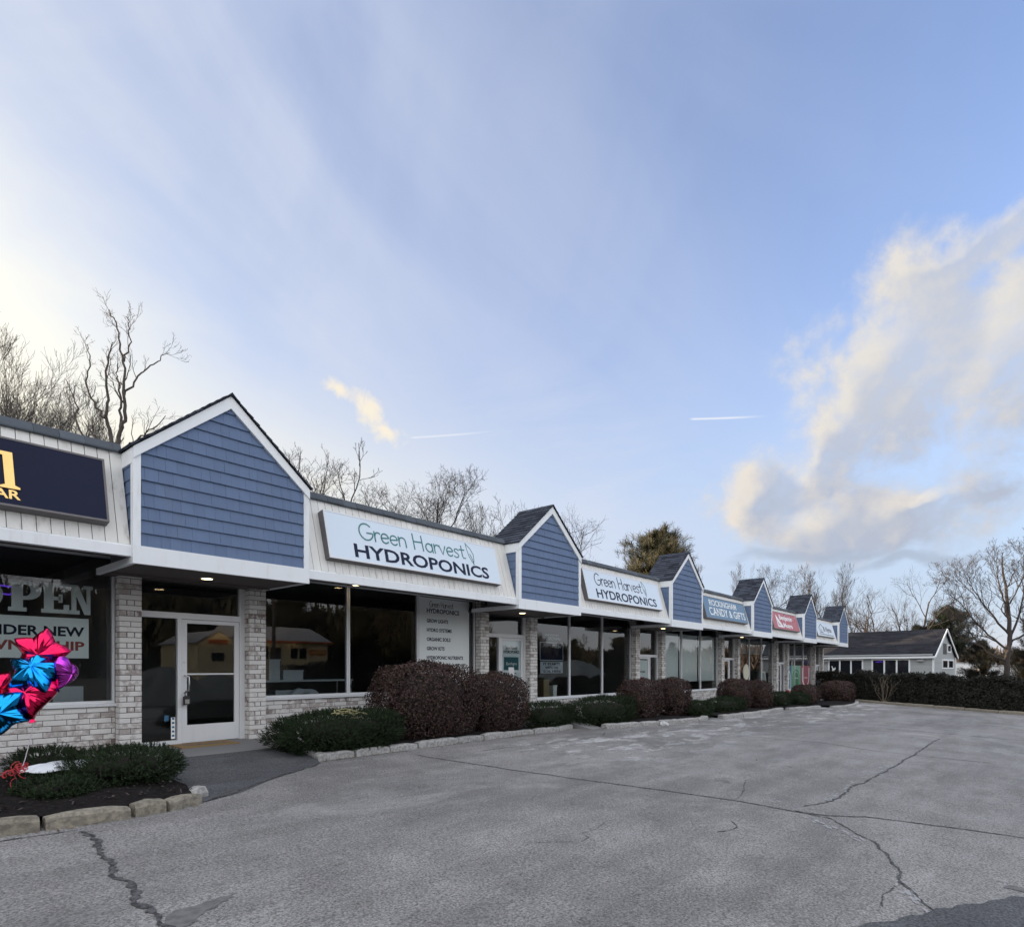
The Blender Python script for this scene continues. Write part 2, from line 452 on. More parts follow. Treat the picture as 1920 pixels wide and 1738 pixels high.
M = {}
M['trim'] = mat('white_trim_paint', (0.80, 0.835, 0.87), 0.5, 0.05, 1.5, bump=0.05, bscale=12, isl=0.02)
M['plank'] = mat('white_plank_paint', (0.72, 0.72, 0.70), 0.6, 0.10, 2.0, bump=0.05, isl=0.05, stretch=(3, 3, 0.6))
M['shingle'] = mat('blue_shingle', (0.125, 0.180, 0.300), 0.75, 0.14, 2.2, bump=0.25, bscale=30, spec=0.3, isl=0.055, stretch=(6, 6, 0.8))
M['roof'] = mat('dark_roof_shingle', (0.046, 0.053, 0.072), 0.95, 0.3, 14, bump=0.6, bscale=120, isl=0.45, spec=0.12)
M['cap'] = mat('grey_roof_edge', (0.075, 0.09, 0.11), 0.9, 0.25, 6, bump=0.6, bscale=80, isl=0.2)
M['brick'] = brick_mat()
M['mortar'] = mat('mortar', (0.125, 0.12, 0.118), 0.95, 0.2, 14, bump=0.4, bscale=90)
M['alu'] = mat('white_aluminium', (0.70, 0.72, 0.75), 0.38, 0.05, 2.0, spec=0.5)
M['alu_dark'] = mat('dark_aluminium', (0.10, 0.11, 0.125), 0.4, 0.1, 2.0)
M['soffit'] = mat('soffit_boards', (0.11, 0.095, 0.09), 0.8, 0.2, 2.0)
M['lamp'] = emit('lamp_glow', (1.0, 0.72, 0.38), 2.2)
M['glass'] = glass_mat()
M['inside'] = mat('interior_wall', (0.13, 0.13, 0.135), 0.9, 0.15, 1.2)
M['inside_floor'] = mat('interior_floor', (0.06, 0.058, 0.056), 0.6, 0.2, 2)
M['asphalt'] = asphalt_mat('worn_asphalt', (0.143, 0.139, 0.138), (0.262, 0.256, 0.254))
M['asphalt_new'] = asphalt_mat('dark_asphalt', (0.052, 0.054, 0.060), (0.105, 0.108, 0.116), False)
M['stain'] = mat('oil_stain', (0.095, 0.092, 0.092), 0.85, 0.4, 14, col2=(0.15, 0.148, 0.15))
M['tar'] = mat('crack_tar', (0.036, 0.037, 0.041), 0.95, 0.6, 24, bump=0.8, col2=(0.115, 0.115, 0.12), spec=0.2)
M['salt'] = mat('salt_residue', (0.30, 0.30, 0.31), 0.95, 0.2, 22, bump=0.3)
M['concrete'] = mat('walk_concrete', (0.20, 0.20, 0.205), 0.9, 0.22, 1.6, bump=0.3, bscale=60)
M['kerb'] = mat('kerb_concrete', (0.30, 0.275, 0.225), 0.95, 0.3, 16.0, 8, bump=1.0, bscale=70, isl=0.12, col2=(0.17, 0.155, 0.13), spec=0.2)
M['kerb_pale'] = mat('kerb_granite', (0.40, 0.40, 0.395), 0.92, 0.25, 18.0, 8, bump=1.0, bscale=60, isl=0.10, col2=(0.24, 0.235, 0.23), spec=0.2)
M['mulch'] = mat('bark_mulch', (0.009, 0.008, 0.009), 0.98, 0.5, 22, bump=1.0, bscale=60, spec=0.1, col2=(0.020, 0.017, 0.016))
M['soil'] = mat('winter_ground', (0.09, 0.08, 0.06), 0.95, 0.35, 0.5, bump=0.6, bscale=8)
M['yew'] = mat('yew_needles', (0.020, 0.034, 0.015), 0.7, 0.25, 6, isl=0.5, hue=0.02, spec=0.15)
M['barberry'] = mat('russet_leaves', (0.060, 0.038, 0.034), 0.65, 0.3, 5, isl=0.6, hue=0.03, spec=0.2)
M['hedge'] = mat('hedge_leaves', (0.026, 0.027, 0.022), 0.7, 0.3, 3, isl=0.5, hue=0.03, spec=0.15)
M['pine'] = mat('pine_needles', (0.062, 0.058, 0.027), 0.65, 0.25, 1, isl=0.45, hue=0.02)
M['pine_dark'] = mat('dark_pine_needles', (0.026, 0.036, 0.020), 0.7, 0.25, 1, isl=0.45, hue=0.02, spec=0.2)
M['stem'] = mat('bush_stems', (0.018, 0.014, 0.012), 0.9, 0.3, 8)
M['bark'] = mat('grey_bark', (0.095, 0.082, 0.073), 0.95, 0.3, 4, bump=0.5, bscale=14, isl=0.0)
M['bark_far'] = mat('brown_bark', (0.050, 0.043, 0.041), 0.95, 0.25, 4)
M['snow'] = mat('old_snow', (0.72, 0.76, 0.82), 0.8, 0.12, 6, bump=0.8, bscale=40)
M['snow_dirty'] = mat('dirty_snow', (0.20, 0.22, 0.22), 0.9, 0.45, 1.3, 8, bump=0.8, bscale=6)
weather(M['plank'], 0.55); weather(M['trim'], 0.22, sx=6.0); weather(M['shingle'], 0.30, (0.16, 0.19, 0.24), 9.0); weather(M['alu'], 0.25, (0.35, 0.35, 0.36), 8.0)
M['letter_navy'] = mat('navy_lettering', (0.012, 0.018, 0.045), 0.5, 0.1, spec=0.15)
M['letter_teal'] = mat('teal_lettering', (0.06, 0.20, 0.20), 0.5, 0.1, spec=0.2)
M['letter_white'] = mat('white_lettering', (0.80, 0.82, 0.84), 0.5, 0.05)
M['letter_red'] = mat('red_lettering', (0.30, 0.035, 0.032), 0.5, 0.1)
M['gold'] = mat('gold_lettering', (0.78, 0.52, 0.20), 0.28, 0.15, 4, metal=1.0)
M['sign_white'] = mat('sign_face_white', (0.64, 0.73, 0.84), 0.32, 0.03, 0.8, spec=0.3)
M['sign_navy'] = mat('sign_face_navy', (0.008, 0.012, 0.036), 0.30, 0.15, 2.0, spec=0.12)
M['sign_blue'] = mat('sign_face_blue', (0.075, 0.165, 0.27), 0.35, 0.1, 1.0)
M['sign_red'] = mat('sign_face_red', (0.42, 0.05, 0.055), 0.3, 0.1, 1.0)
M['cabinet'] = mat('sign_cabinet_metal', (0.13, 0.12, 0.125), 0.55, 0.2, 3)
M['paper'] = mat('poster_white', (0.72, 0.78, 0.80), 0.6, 0.06, 1.5)
M['vinyl'] = mat('banner_vinyl', (0.84, 0.89, 0.90), 0.45, 0.05, 2.5, bump=0.15, bscale=3)
M['black'] = mat('black_plastic', (0.02, 0.02, 0.022), 0.45, 0.1)
M['steel'] = mat('brushed_steel', (0.62, 0.62, 0.63), 0.3, 0.1, 6, metal=1.0)
M['coir'] = mat('coir_mat', (0.28, 0.185, 0.085), 0.98, 0.25, 30, bump=0.9, bscale=140)
M['teal'] = mat('teal_print', (0.045, 0.16, 0.19), 0.5, 0.08)
M['blind'] = mat('roller_blind', (0.88, 0.92, 0.93), 0.8, 0.03, 1.0)
M['blind_grey'] = mat('roller_shade_grey', (0.30, 0.33, 0.35), 0.8, 0.06, 1.0)
M['clap_grey'] = mat('grey_clapboard', (0.36, 0.385, 0.40), 0.7, 0.08, 1.0, isl=0.04)
M['house_roof'] = mat('charcoal_roof', (0.030, 0.031, 0.038), 0.95, 0.3, 5, bump=0.5, bscale=30, isl=0.25, spec=0.12)
M['cream'] = mat('cream_siding', (0.80, 0.68, 0.42), 0.7, 0.08, 1.0)
M['rust'] = mat('rust_trim', (0.60, 0.16, 0.05), 0.6, 0.1)
M['tin'] = mat('grey_tin', (0.33, 0.34, 0.36), 0.5, 0.1)
M['straw'] = mat('pale_yellow_cord', (0.42, 0.38, 0.20), 0.7, 0.15, 8)
M['cardboard'] = mat('cardboard', (0.30, 0.24, 0.14), 0.9, 0.12, 3)
M['tub'] = mat('pale_plastic', (0.42, 0.47, 0.52), 0.5, 0.08)
M['road'] = mat('road_asphalt', (0.05, 0.05, 0.053), 0.9, 0.2, 1.0)
M['pole'] = mat('weathered_pole', (0.16, 0.13, 0.10), 0.9, 0.2, 5)
M['ribbon'] = mat('pale_ribbon', (0.72, 0.66, 0.72), 0.4, 0.05)
M['ribbon_red'] = mat('red_ribbon', (0.40, 0.02, 0.03), 0.35, 0.1)
M['green_print'] = mat('green_print', (0.04, 0.17, 0.075), 0.5, 0.06)
M['pink_print'] = mat('rose_print', (0.33, 0.085, 0.115), 0.5, 0.06)
M['blue_print'] = mat('blue_print', (0.035, 0.14, 0.27), 0.5, 0.06)
M['pale_green'] = mat('pale_green_print', (0.22, 0.42, 0.32), 0.5, 0.06)
M['neon'] = emit('violet_tube_glow', (0.22, 0.08, 1.0), 0.09)
M['foil_red'] = mat('red_foil', (0.80, 0.02, 0.11), 0.16, 0.08, 3, metal=1.0)
M['foil_blue'] = mat('blue_foil', (0.015, 0.36, 0.86), 0.16, 0.08, 3, metal=1.0)
M['foil_purple'] = mat('magenta_foil', (0.62, 0.07, 0.62), 0.16, 0.08, 3, metal=1.0)

# ------------------------------------------------------------------ lettering
def glyphs(txt, bold=0.0, space=1.0, small_caps=0.0, ext=0.0):
    """2-d outline of a line of text as a mesh: vertices normalised to a unit box, faces, aspect"""
    cu = bpy.data.curves.new('type', 'FONT')
    cu.body = txt; cu.offset = bold; cu.space_character = space; cu.resolution_u = 3
    cu.extrude = 0.5
    if small_caps:
        cu.small_caps_scale = small_caps
        for i, ch in enumerate(cu.body_format):
            ch.use_small_caps = True
    ob = bpy.data.objects.new('type', cu)
    COL.objects.link(ob)
    dg = bpy.context.evaluated_depsgraph_get(); dg.update()
    me = bpy.data.meshes.new_from_object(ob.evaluated_get(dg))
    vs = np.array([v.co[:] for v in me.vertices]); fs = [tuple(p.vertices) for p in me.polygons]
    bpy.data.objects.remove(ob); bpy.data.curves.remove(cu); bpy.data.meshes.remove(me)
    lo = vs.min(0); hi = vs.max(0)
    vs = (vs - lo) / np.maximum(hi - lo, 1e-6)
    return vs, fs

def write(mb, txt, o, ux, uz, w, h, thick=0.004, **kw):
    """text filling the rectangle that starts at o and runs w along ux and h along uz; raised towards ux x uz"""
    vs, fs = glyphs(txt, **kw)
    o = np.array(o, float); ux = np.array(ux, float); uz = np.array(uz, float)
    nrm = np.cross(ux, uz)
    P = o + vs[:, :1] * w * ux + vs[:, 1:2] * h * uz + vs[:, 2:3] * thick * nrm
    return mb.add([tuple(p) for p in P], fs)

def arc(cx, cy, rx, ry, a0, a1, n=14):
    return [(cx + rx * math.cos(R(a0 + (a1 - a0) * i / n)), cy + ry * math.sin(R(a0 + (a1 - a0) * i / n))) for i in range(n + 1)]
HAND = {
    'G': (0.95, [arc(0.45, 0.5, 0.43, 0.52, 48, 352, 22) + [(0.84, 0.46), (0.50, 0.44)]]),
    'r': (0.42, [[(0.02, 0.62), (0.04, 0.0)], [(0.04, 0.36)] + arc(0.25, 0.40, 0.19, 0.20, 150, 50, 6)]),
    'e': (0.60, [[(0.05, 0.30), (0.51, 0.36)] + arc(0.28, 0.31, 0.25, 0.31, 14, 318, 16)]),
    'n': (0.62, [[(0.02, 0.62), (0.04, 0.0)], [(0.04, 0.34)] + arc(0.27, 0.36, 0.22, 0.25, 160, 0, 8) + [(0.50, 0.0)]]),
    'H': (0.90, [[(0.02, 1.04), (0.06, 0.0)], [(0.66, 1.0), (0.70, -0.02)], [(0.04, 0.52), (0.68, 0.56)]]),
    'a': (0.66, [arc(0.27, 0.29, 0.25, 0.29, 40, 400, 16), [(0.52, 0.60), (0.54, 0.0)]]),
    'v': (0.56, [[(0.0, 0.60), (0.23, 0.0), (0.48, 0.62)]]),
    's': (0.52, [[(0.42, 0.54), (0.30, 0.62), (0.14, 0.60), (0.06, 0.48), (0.14, 0.37), (0.32, 0.28), (0.40, 0.16), (0.32, 0.03), (0.16, -0.02), (0.02, 0.06)]]),
    't': (0.50, [[(0.18, 0.92), (0.19, 0.18), (0.26, 0.03), (0.42, 0.05)], [(0.0, 0.62), (0.40, 0.65)]]),
    ' ': (0.42, []),
    'leaf': (0.6, [[(0.0, 1.15), (0.06, 0.75), (0.16, 0.35), (0.32, 0.08), (0.50, -0.12)], [(0.04, 1.10), (0.34, 0.86), (0.54, 0.52), (0.50, 0.12), (0.42, -0.10)], [(0.24, 0.50), (0.36, 0.30), (0.46, 0.0)]]),
}
def hand_write(mb, txt, o, ux, uz, w, h, pen=0.045, thick=0.004):
    o = np.array(o, float); ux = np.array(ux, float); uz = np.array(uz, float); nr = np.cross(ux, uz)
    seq = list(txt) if isinstance(txt, str) else txt
    tot = sum(HAND[c][0] for c in seq) - 0.1
    sx = w / tot; x = 0.0; k = 0
    for c in seq:
        adv, strokes = HAND[c]
        for st in strokes:
            k += 1
            P = np.array([((x + a) * sx, b * h) for a, b in st])
            T = np.gradient(P, axis=0); T /= np.maximum(np.linalg.norm(T, axis=1, keepdims=True), 1e-9)
            N = np.stack([-T[:, 1], T[:, 0]], 1) * pen * h * 0.5
            P[0] -= T[0] * pen * h * 0.4; P[-1] += T[-1] * pen * h * 0.4
            th = thick + 0.0006 * (k % 5)
            ring = []
            for p, nn in zip(P, N):
                for q_, d in ((p - nn, 0), (p + nn, 0), (p + nn, th), (p - nn, th)):
                    ring.append(tuple(o + q_[0] * ux + q_[1] * uz + d * nr))
            m = len(P)
            fs = [(i * 4 + j, i * 4 + (j + 1) % 4, i * 4 + 4 + (j + 1) % 4, i * 4 + 4 + j) for i in range(m - 1) for j in range(4)]
            fs += [(3, 2, 1, 0), tuple((m - 1) * 4 + j for j in range(4))]
            mb.add(ring, fs)
        x += adv
    return mb

# ------------------------------------------------------------------ ground
def ground_sheet(name, xs, ys, m, dz=0.0, kind='structure'):
    V_ = [(x, y, ground_z(x, y) + dz) for y in ys for x in xs]
    nx = len(xs)
    F_ = [(j * nx + i, j * nx + i + 1, (j + 1) * nx + i + 1, (j + 1) * nx + i) for j in range(len(ys) - 1) for i in range(nx - 1)]
    me = bpy.data.meshes.new(name); me.from_pydata(V_, [], F_); me.materials.append(m)
    return tag(place(me, name), kind=kind)
ground_sheet('ground', [-900, -300, -100, -20, 5, 30, 60, 100, 250, 600, 1500], [-900, -300, -100, -60, -40, -30.7, -20, -12, 0, 8.6, 9.8, 30, 100, 300, 1200], M['soil'], -0.10)
lot = MB()
lx = [-30, -20, -10, 0, 5, 10, 20, 30, 36]
ly = [-16, -12, -8, -4, 0, 4, 7, 8.6, 9.76]
far_x = {-16: 34.6, -12: 36, -8: 37.3, -4: 38.7, 0: 40.1, 4: 41.9, 7: 43.3, 8.6: 44.2, 9.76: 44.6}
for y in ly:
    for x in lx + [far_x[y]]:
        lot.V.append((x, y, ground_z(x, y)))
nx = len(lx) + 1
for j in range(len(ly) - 1):
    for i in range(nx - 1):
        lot.F.append((j * nx + i, j * nx + i + 1, (j + 1) * nx + i + 1, (j + 1) * nx + i))
lot = lot.build('parking_lot', M['asphalt']); tag(lot, kind='structure')
road = ground_sheet('road', [-200, -20, 5, 60, 200], [-19.9, -17.0, -16.4], M['road'], 0.012)
road_far = None

def strip(mb, pts, w, dz, jit=0.25, step=0.12, rgd=rng):
    """ragged flat strip along a polyline lying on the lot"""
    P = [Vector((x, y, 0)) for x, y in pts]
    out = []
    for a, b in zip(P[:-1], P[1:]):
        n = max(1, int((b - a).length / step))
        for i in range(n): out.append(a.lerp(b, i / n))
    out.append(P[-1])
    T = [(out[min(i + 1, len(out) - 1)] - out[max(i - 1, 0)]).normalized() for i in range(len(out))]
    wob = 0.0
    b0 = len(mb.V)
    for i, (p, t) in enumerate(zip(out, T)):
        nrm = Vector((-t.y, t.x, 0))
        wob = wob * 0.82 + rgd.uniform(-1, 1) * max(w * jit * 1.3, 0.009)
        end = 0.25 if i in (0, len(out) - 1) else 1.0
        wl = w * 0.5 * rgd.uniform(1 - jit * 1.5, 1 + jit * 1.5) * end
        c = p + nrm * wob
        for s_ in (-1, 1):
            v = c + nrm * wl * s_
            mb.V.append((v.x, v.y, ground_z(v.x, v.y) + dz))
    for i in range(len(out) - 1):
        mb.F.append((b0 + 2 * i, b0 + 2 * i + 2, b0 + 2 * i + 3, b0 + 2 * i + 1))
CRACKS = [([(7.07, 8.25), (7.17, 7.27), (7.32, 6.22), (7.55, 5.02), (7.80, 3.81), (7.98, 2.77), (7.95, 2.09), (8.05, 1.77), (8.35, 1.47), (8.47, 1.06), (8.6, 0.56), (8.69, 0.0), (8.8, -2)], 0.030, 0.25),
          ([(8.0, 2.2), (7.9, 1.75), (7.43, 1.42), (7.13, 1.17), (6.47, 0.89), (5.93, 0.77), (5.54, 0.61), (5.25, 0.45)], 0.022, 0.5),
          ([(5.93, 0.77), (5.45, 0.84), (5.18, 0.81)], 0.010, 0.6),
          ([(1.68, 6.64), (1.65, 5.98), (1.57, 5.5), (1.50, 5.17), (1.53, 4.84), (1.48, 4.44), (1.45, 3.95), (1.38, 3.3)], 0.046, 0.42),
          ([(0.4, 6.80), (1.11, 6.75), (1.33, 6.74), (1.68, 6.70)], 0.016, 0.4),
          ([(8.34, 7.88), (9.92, 7.84), (11.32, 7.71), (12.77, 7.91), (13.4, 8.2)], 0.020, 0.5),
          ([(8.29, 2.19), (9.08, 1.99), (10.43, 1.99), (13.66, 1.88), (20.8, 1.84)], 0.024, 0.6),
          ([(6.26, 2.47), (6.5, 2.39), (6.66, 2.41), (6.84, 2.55)], 0.012, 0.6),
          ([(4.44, 3.63), (4.89, 3.27), (5.06, 3.30), (5.14, 3.42), (5.40, 3.40), (5.72, 3.51)], 0.005, 0.7),
          ([(22.9, 3.4), (22.91, 2.43), (22.92, 1.49), (22.99, -0.01), (23.1, -3)], 0.055, 0.4),
          ([(16.0, 6.2), (16.19, 4.85), (16.34, 3.58), (15.81, 2.59), (15.9, 0.5)], 0.030, 0.4),
          ([(8.0, 2.9), (8.81, 3.08), (9.59, 3.35)], 0.010, 0.6)]
for pts, w, j in CRACKS:
    mb = MB(); strip(mb, pts, w, 0.006, j, 0.045)
    mb.build('crack', M['tar'], lot)
def flecks(path, spread_, n):
    """crumbs of dried salt scattered along a line on the lot"""
    mb = MB(); P = [Vector((x, y, 0)) for x, y in path]; k = len(P) - 1
    for i in range(int(n * .62)):
        f = rng.random() * k; j = min(int(f), k - 1); p = P[j].lerp(P[j + 1], f - j)
        g1 = rng.gauss(0, spread_); c_ = p + Vector((rng.gauss(0, spread_), g1, 0)); d_ = (P[j + 1] - P[j]).normalized(); a0 = math.atan2(d_.y, d_.x) + rng.uniform(-.5, .5)
        L = rng.uniform(.010, .045) * rng.choice((1, 1, 1.8)); w = L * rng.uniform(.2, .5); m_ = rng.randint(5, 8); b_ = len(mb.V)
        for q_ in range(m_):
            t_ = 2 * math.pi * q_ / m_; r_ = rng.uniform(.6, 1.2); u, v = L * r_ * math.cos(t_), w * r_ * math.sin(t_)
            x = c_.x + u * math.cos(a0) - v * math.sin(a0); y = c_.y + u * math.sin(a0) + v * math.cos(a0)
            mb.V.append((x, y, ground_z(x, y) + .004 + .0002 * (i % 9)))
        mb.F.append(tuple(range(b_, b_ + m_)))
    o = mb.build('salt_line', M['salt'], lot); tag(o, kind='stuff')
for pts, w, n in [([(7.72, 2.02), (7.4, 1.55), (7.1, 1.25)], .035, 60), ([(8.6, 2.14), (9.3, 2.02), (10.43, 2.04), (12.0, 1.98)], .05, 130), ([(12.0, 1.98), (13.6, 1.96), (17, 1.93), (20.0, 1.88)], .08, 170), ([(8.5, 2.55), (8.1, 2.3), (7.85, 2.05)], .05, 40), ([(5.7, 0.70), (5.3, 0.5)], .03, 40), ([(9.2, 4.5), (9.6, 4.3)], .06, 22)]:
    flecks(pts, w, n)
# oily patch and the darker strip of newer tarmac at the corner of the view
def patch(mb, pts, dz, jag=0.03, step=0.12):
    out = []
    n = len(pts)
    for i in range(n):
        a = Vector((*pts[i], 0)); b = Vector((*pts[(i + 1) % n], 0))
        k = max(1, int((b - a).length / step))
        for s_ in range(k):
            p = a.lerp(b, s_ / k) + Vector((rng.uniform(-jag, jag), rng.uniform(-jag, jag), 0))
            out.append((p.x, p.y, ground_z(p.x, p.y) + dz))
    mb.V.extend(out); mb.F.append(tuple(range(len(out))))
mb = MB(); patch(mb, [(1.50, 4.18), (1.62, 4.25), (1.78, 4.24), (1.99, 4.27), (1.92, 4.20), (1.80, 4.13), (1.70, 4.08), (1.62, 4.00), (1.46, 3.92), (1.45, 4.06)], 0.0045, 0.022, 0.03)
mb.build('oil_stain', M['stain'], lot)
mb = MB(); patch(mb, [(6.45, 0.13), (6.56, 0.08), (6.55, -0.05), (6.42, -0.02)], 0.0045, 0.012, 0.05)
mb.build('oil_stain', M['stain'], lot)
mb = MB(); patch(mb, [(4.40, 0.92), (4.68, 0.83), (5.25, 0.59), (5.77, 0.31), (6.32, 0.0), (7.5, -0.7), (9.5, -2.2), (7, -3.2), (4.0, -0.6), (3.9, 0.7)], 0.008, 0.035, 0.10)
tag(mb.build('tarmac_patch', M['asphalt_new']), kind='structure')

# apron of dark tarmac in front of the first door, and the one at the second door
ap = MB()
rows = [[(3.0, 9.77), (4.0, 9.77), (5.0, 9.77), (5.9, 9.77)], [(3.0, 8.9), (4.0, 8.9), (4.9, 9.0), (5.6, 9.1)], [(2.98, 7.5), (3.7, 7.75), (4.4, 8.2), (5.35, 8.62)], [(2.92, 7.06), (3.45, 7.27), (4.08, 7.75), (5.32, 8.5)]]
for j, r in enumerate(rows):
    for x, y in r:
        t = [1.0, 0.5, 0.1, 0.0][j]
        ap.V.append((x, y, ground_z(x, y) * (1 - t) + (walk_z(x) - 0.012) * t + (0.012 if j < 3 else 0.004)))
for j in range(3):
    for i in range(3): ap.F.append((j * 4 + i, j * 4 + i + 1, (j + 1) * 4 + i + 1, (j + 1) * 4 + i))
tag(ap.build('door_apron', M['asphalt_new'], None), kind='structure')
mb = MB(); strip(mb, [(2.97, 7.06), (3.42, 7.27), (4.06, 7.74), (4.79, 8.2), (5.33, 8.5)], 0.035, 0.012, 0.5, 0.09)
mb.build('crack', M['tar'], lot)
ap = MB()
for (x0, x1) in ((13.62, 14.22), (20.3, 21.0), (28.5, 29.0), (33.2, 34.0)):
    y1 = {13.62: 8.75, 20.3: 7.9, 28.5: 7.95, 33.2: 7.2}[x0]
    za = [walk_z(x) - .01 for x in (x0, x1)]; zf = [ground_z(x, y1) + .006 for x in (x0, x1)]
    ap.add([(x0, 9.76, za[0]), (x1, 9.76, za[1]), (x1, y1, zf[1]), (x0, y1, zf[0]), (x0, 9.76, za[0] - .5), (x1, 9.76, za[1] - .5), (x1, y1, zf[1] - .3), (x0, y1, zf[0] - .3)], [(0, 3, 2, 1), (0, 4, 7, 3), (1, 2, 6, 5)])
tag(ap.build('path_ramp', M['concrete']), kind='structure')
# concrete walk along the shop fronts
wk = MB(); wx = [-6, 0, 3.0, 6.0, 9, 12.5, 14.3, 16.2, 18, 22, 30, 40, 49.2]
for x in wx:
    wk.V += [(x, 11.6, walk_z(x)), (x, 9.75, walk_z(x)), (x, 9.75, walk_z(x) - 0.4)]
for i in range(len(wx) - 1):
    b = 3 * i; wk.F += [(b, b + 1, b + 4, b + 3), (b + 1, b + 2, b + 5, b + 4)]
tag(wk.build('walkway', M['concrete']), kind='structure')

# kerbs: single stones in a row
def kerb(label, pts, stones, m, h=0.13, w=0.15, wild=False):
    k = empty('kerb', (*pts[0], ground_z(*pts[0]))); ORG[k.name] = Vector(k.location)
    tag(k, label, kind='structure')
    P = [Vector((x, y, 0)) for x, y in pts]
    L = [0.0]
    for a, b in zip(P[:-1], P[1:]): L.append(L[-1] + (b - a).length)
    def at(s_):
        s_ = min(max(s_, 0), L[-1])
        for i in range(len(P) - 1):
            if s_ <= L[i + 1] + 1e-9: return P[i].lerp(P[i + 1], (s_ - L[i]) / max(L[i + 1] - L[i], 1e-9))
    cuts = [x * L[-1] for x in stones]
    for a, b in zip(cuts[:-1], cuts[1:]):
        g_ = 0.012 + rng.uniform(0, 0.012)
        p0, p1 = at(a + g_), at(b - g_)
        t = (p1 - p0).normalized(); nn = Vector((-t.y, t.x, 0))
        hh = h * rng.uniform(0.9, 1.08); sh = rng.uniform(-0.018, 0.018); tilt = rng.uniform(-0.01, 0.01)
        mb = MB(); n = max(2, int((p1 - p0).length / 0.12)); prof = [(0.0, -0.12), (0.004, hh * 0.75), (0.026, hh), (w - 0.02, hh), (w, hh * 0.8), (w + 0.005, -0.12)]
        for i in range(n + 1):
            p = p0.lerp(p1, i / n) + nn * sh
            e = 0.02 if i in (0, n) else 0.0
            for o_, z in prof:
                zz = z - (e if z > 0 else 0) + (rng.uniform(-0.007, 0.007) + tilt * (i / n - 0.5) if z > 0 else 0)
                q_ = p + nn * (o_ + rng.uniform(-0.005, 0.005))
                mb.V.append((q_.x, q_.y, ground_z(p.x, p.y) + zz))
        c = len(prof)
        for i in range(n):
            for j in range(c - 1): mb.F.append((i * c + j, (i + 1) * c + j, (i + 1) * c + j + 1, i * c + j + 1))
        mb.F += [tuple(range(c)), tuple(n * c + j for j in range(c - 1, -1, -1))]
        mb.build('kerb_stone', m, k)
    return k
kerb('weathered concrete kerb before the first planting bed', [(-1.6, 6.98), (0.4, 6.93), (1.5, 6.88), (2.21, 6.85), (2.5, 6.87), (2.93, 7.03)], [0, 0.33, 0.665, 0.825, 0.90, 1.0], M['kerb'], 0.135, 0.17)
kerb('pale granite kerb before the two russet bushes', [(5.42, 9.2), (5.36, 8.66), (6.18, 8.71), (6.84, 8.76), (7.63, 8.84), (8.84, 8.95), (10.04, 9.05), (11.39, 9.12), (12.7, 9.12), (13.5, 9.28)], [0, 0.066, 0.15, 0.24, 0.325, 0.46, 0.56, 0.66, 0.78, 0.9, 1.0], M['kerb_pale'], 0.125, 0.15)
kerb('grey kerb of the bed at the second shop window', [(14.1, 8.62), (15.45, 8.5), (16.32, 8.34), (17.49, 8.2), (19.34, 8.1), (20.15, 8.25)], [0, 0.11, 0.28, 0.44, 0.62, 0.82, 0.91, 1.0], M['kerb_pale'], 0.13, 0.2)
kerb('grey kerb of the bed below the white blinds', [(20.98, 8.05), (21.88, 7.95), (22.68, 7.93), (25.86, 8.03), (28.54, 8.2)], [0, 0.1, 0.22, 0.36, 0.5, 0.66, 0.84, 1.0], M['kerb_pale'], 0.14, 0.22)
kerb('short grey kerb before the low bushes of the fourth bay', [(28.94, 8.1), (30.22, 7.85), (33.16, 7.78)], [0, 0.2, 0.45, 0.7, 1.0], M['kerb_pale'], 0.13, 0.2)
kerb('curved grey kerb at the far end of the shop row', [(33.6, 7.3), (35.07, 7.0), (38.0, 7.1), (40.58, 7.45), (43.5, 8.0)], [0, 0.16, 0.33, 0.5, 0.66, 0.82, 1.0], M['kerb_pale'], 0.13, 0.2)
kerb('long low kerb along the hedge at the far side of the lot', [(43.9, 8.3), (42.6, 5.83), (41.75, 3.68), (40.95, 1.74), (40.1, 0.0), (38.8, -4)], [0, 0.12, 0.24, 0.36, 0.48, 0.6, 0.72, 0.86, 1.0], M['kerb'], 0.15, 0.25)

# planting beds of dark mulch
def bed(pts, dz=0.09):
    mb = MB(); n = len(pts)
    cx = sum(p[0] for p in pts) / n; cy = sum(p[1] for p in pts) / n
    for f in (1.0, 0.8, 0.5, 0.2):
        for x, y in pts:
            X = cx + (x - cx) * f; Y = cy + (y - cy) * f
            mb.V.append((X, Y, ground_z(X, Y) + dz + (1 - f) * 0.07 + rng.uniform(-0.01, 0.02)))
    for r in range(3):
        for i in range(n): mb.F.append((r * n + i, r * n + (i + 1) % n, (r + 1) * n + (i + 1) % n, (r + 1) * n + i))
    mb.F.append(tuple(3 * n + i for i in range(n)))
    return tag(mb.build('planting_bed', M['mulch']), kind='structure')
bed([(-1.6, 7.12), (0.4, 7.07), (1.5, 7.02), (2.2, 7.0), (2.85, 7.15), (3.0, 7.7), (3.02, 8.6), (3.0, 9.74), (1.0, 9.74), (-1.6, 9.74)])
bed([(5.5, 8.8), (6.84, 8.88), (8.84, 9.07), (11.39, 9.24), (13.4, 9.36), (13.4, 9.74), (11, 9.74), (8.6, 9.74), (6.5, 9.74), (5.55, 9.74)])
bed([(14.3, 8.78), (16.3, 8.48), (19.3, 8.24), (20.1, 8.4), (20.2, 9.74), (17, 9.74), (14.4, 9.74)])
bed([(21.1, 8.2), (22.7, 8.1), (25.9, 8.2), (28.4, 8.35), (28.4, 9.74), (25, 9.74), (21.1, 9.74)])
bed([(29.1, 8.25), (30.2, 8.0), (33.1, 7.95), (33.1, 9.74), (31, 9.74), (29.1, 9.74)])
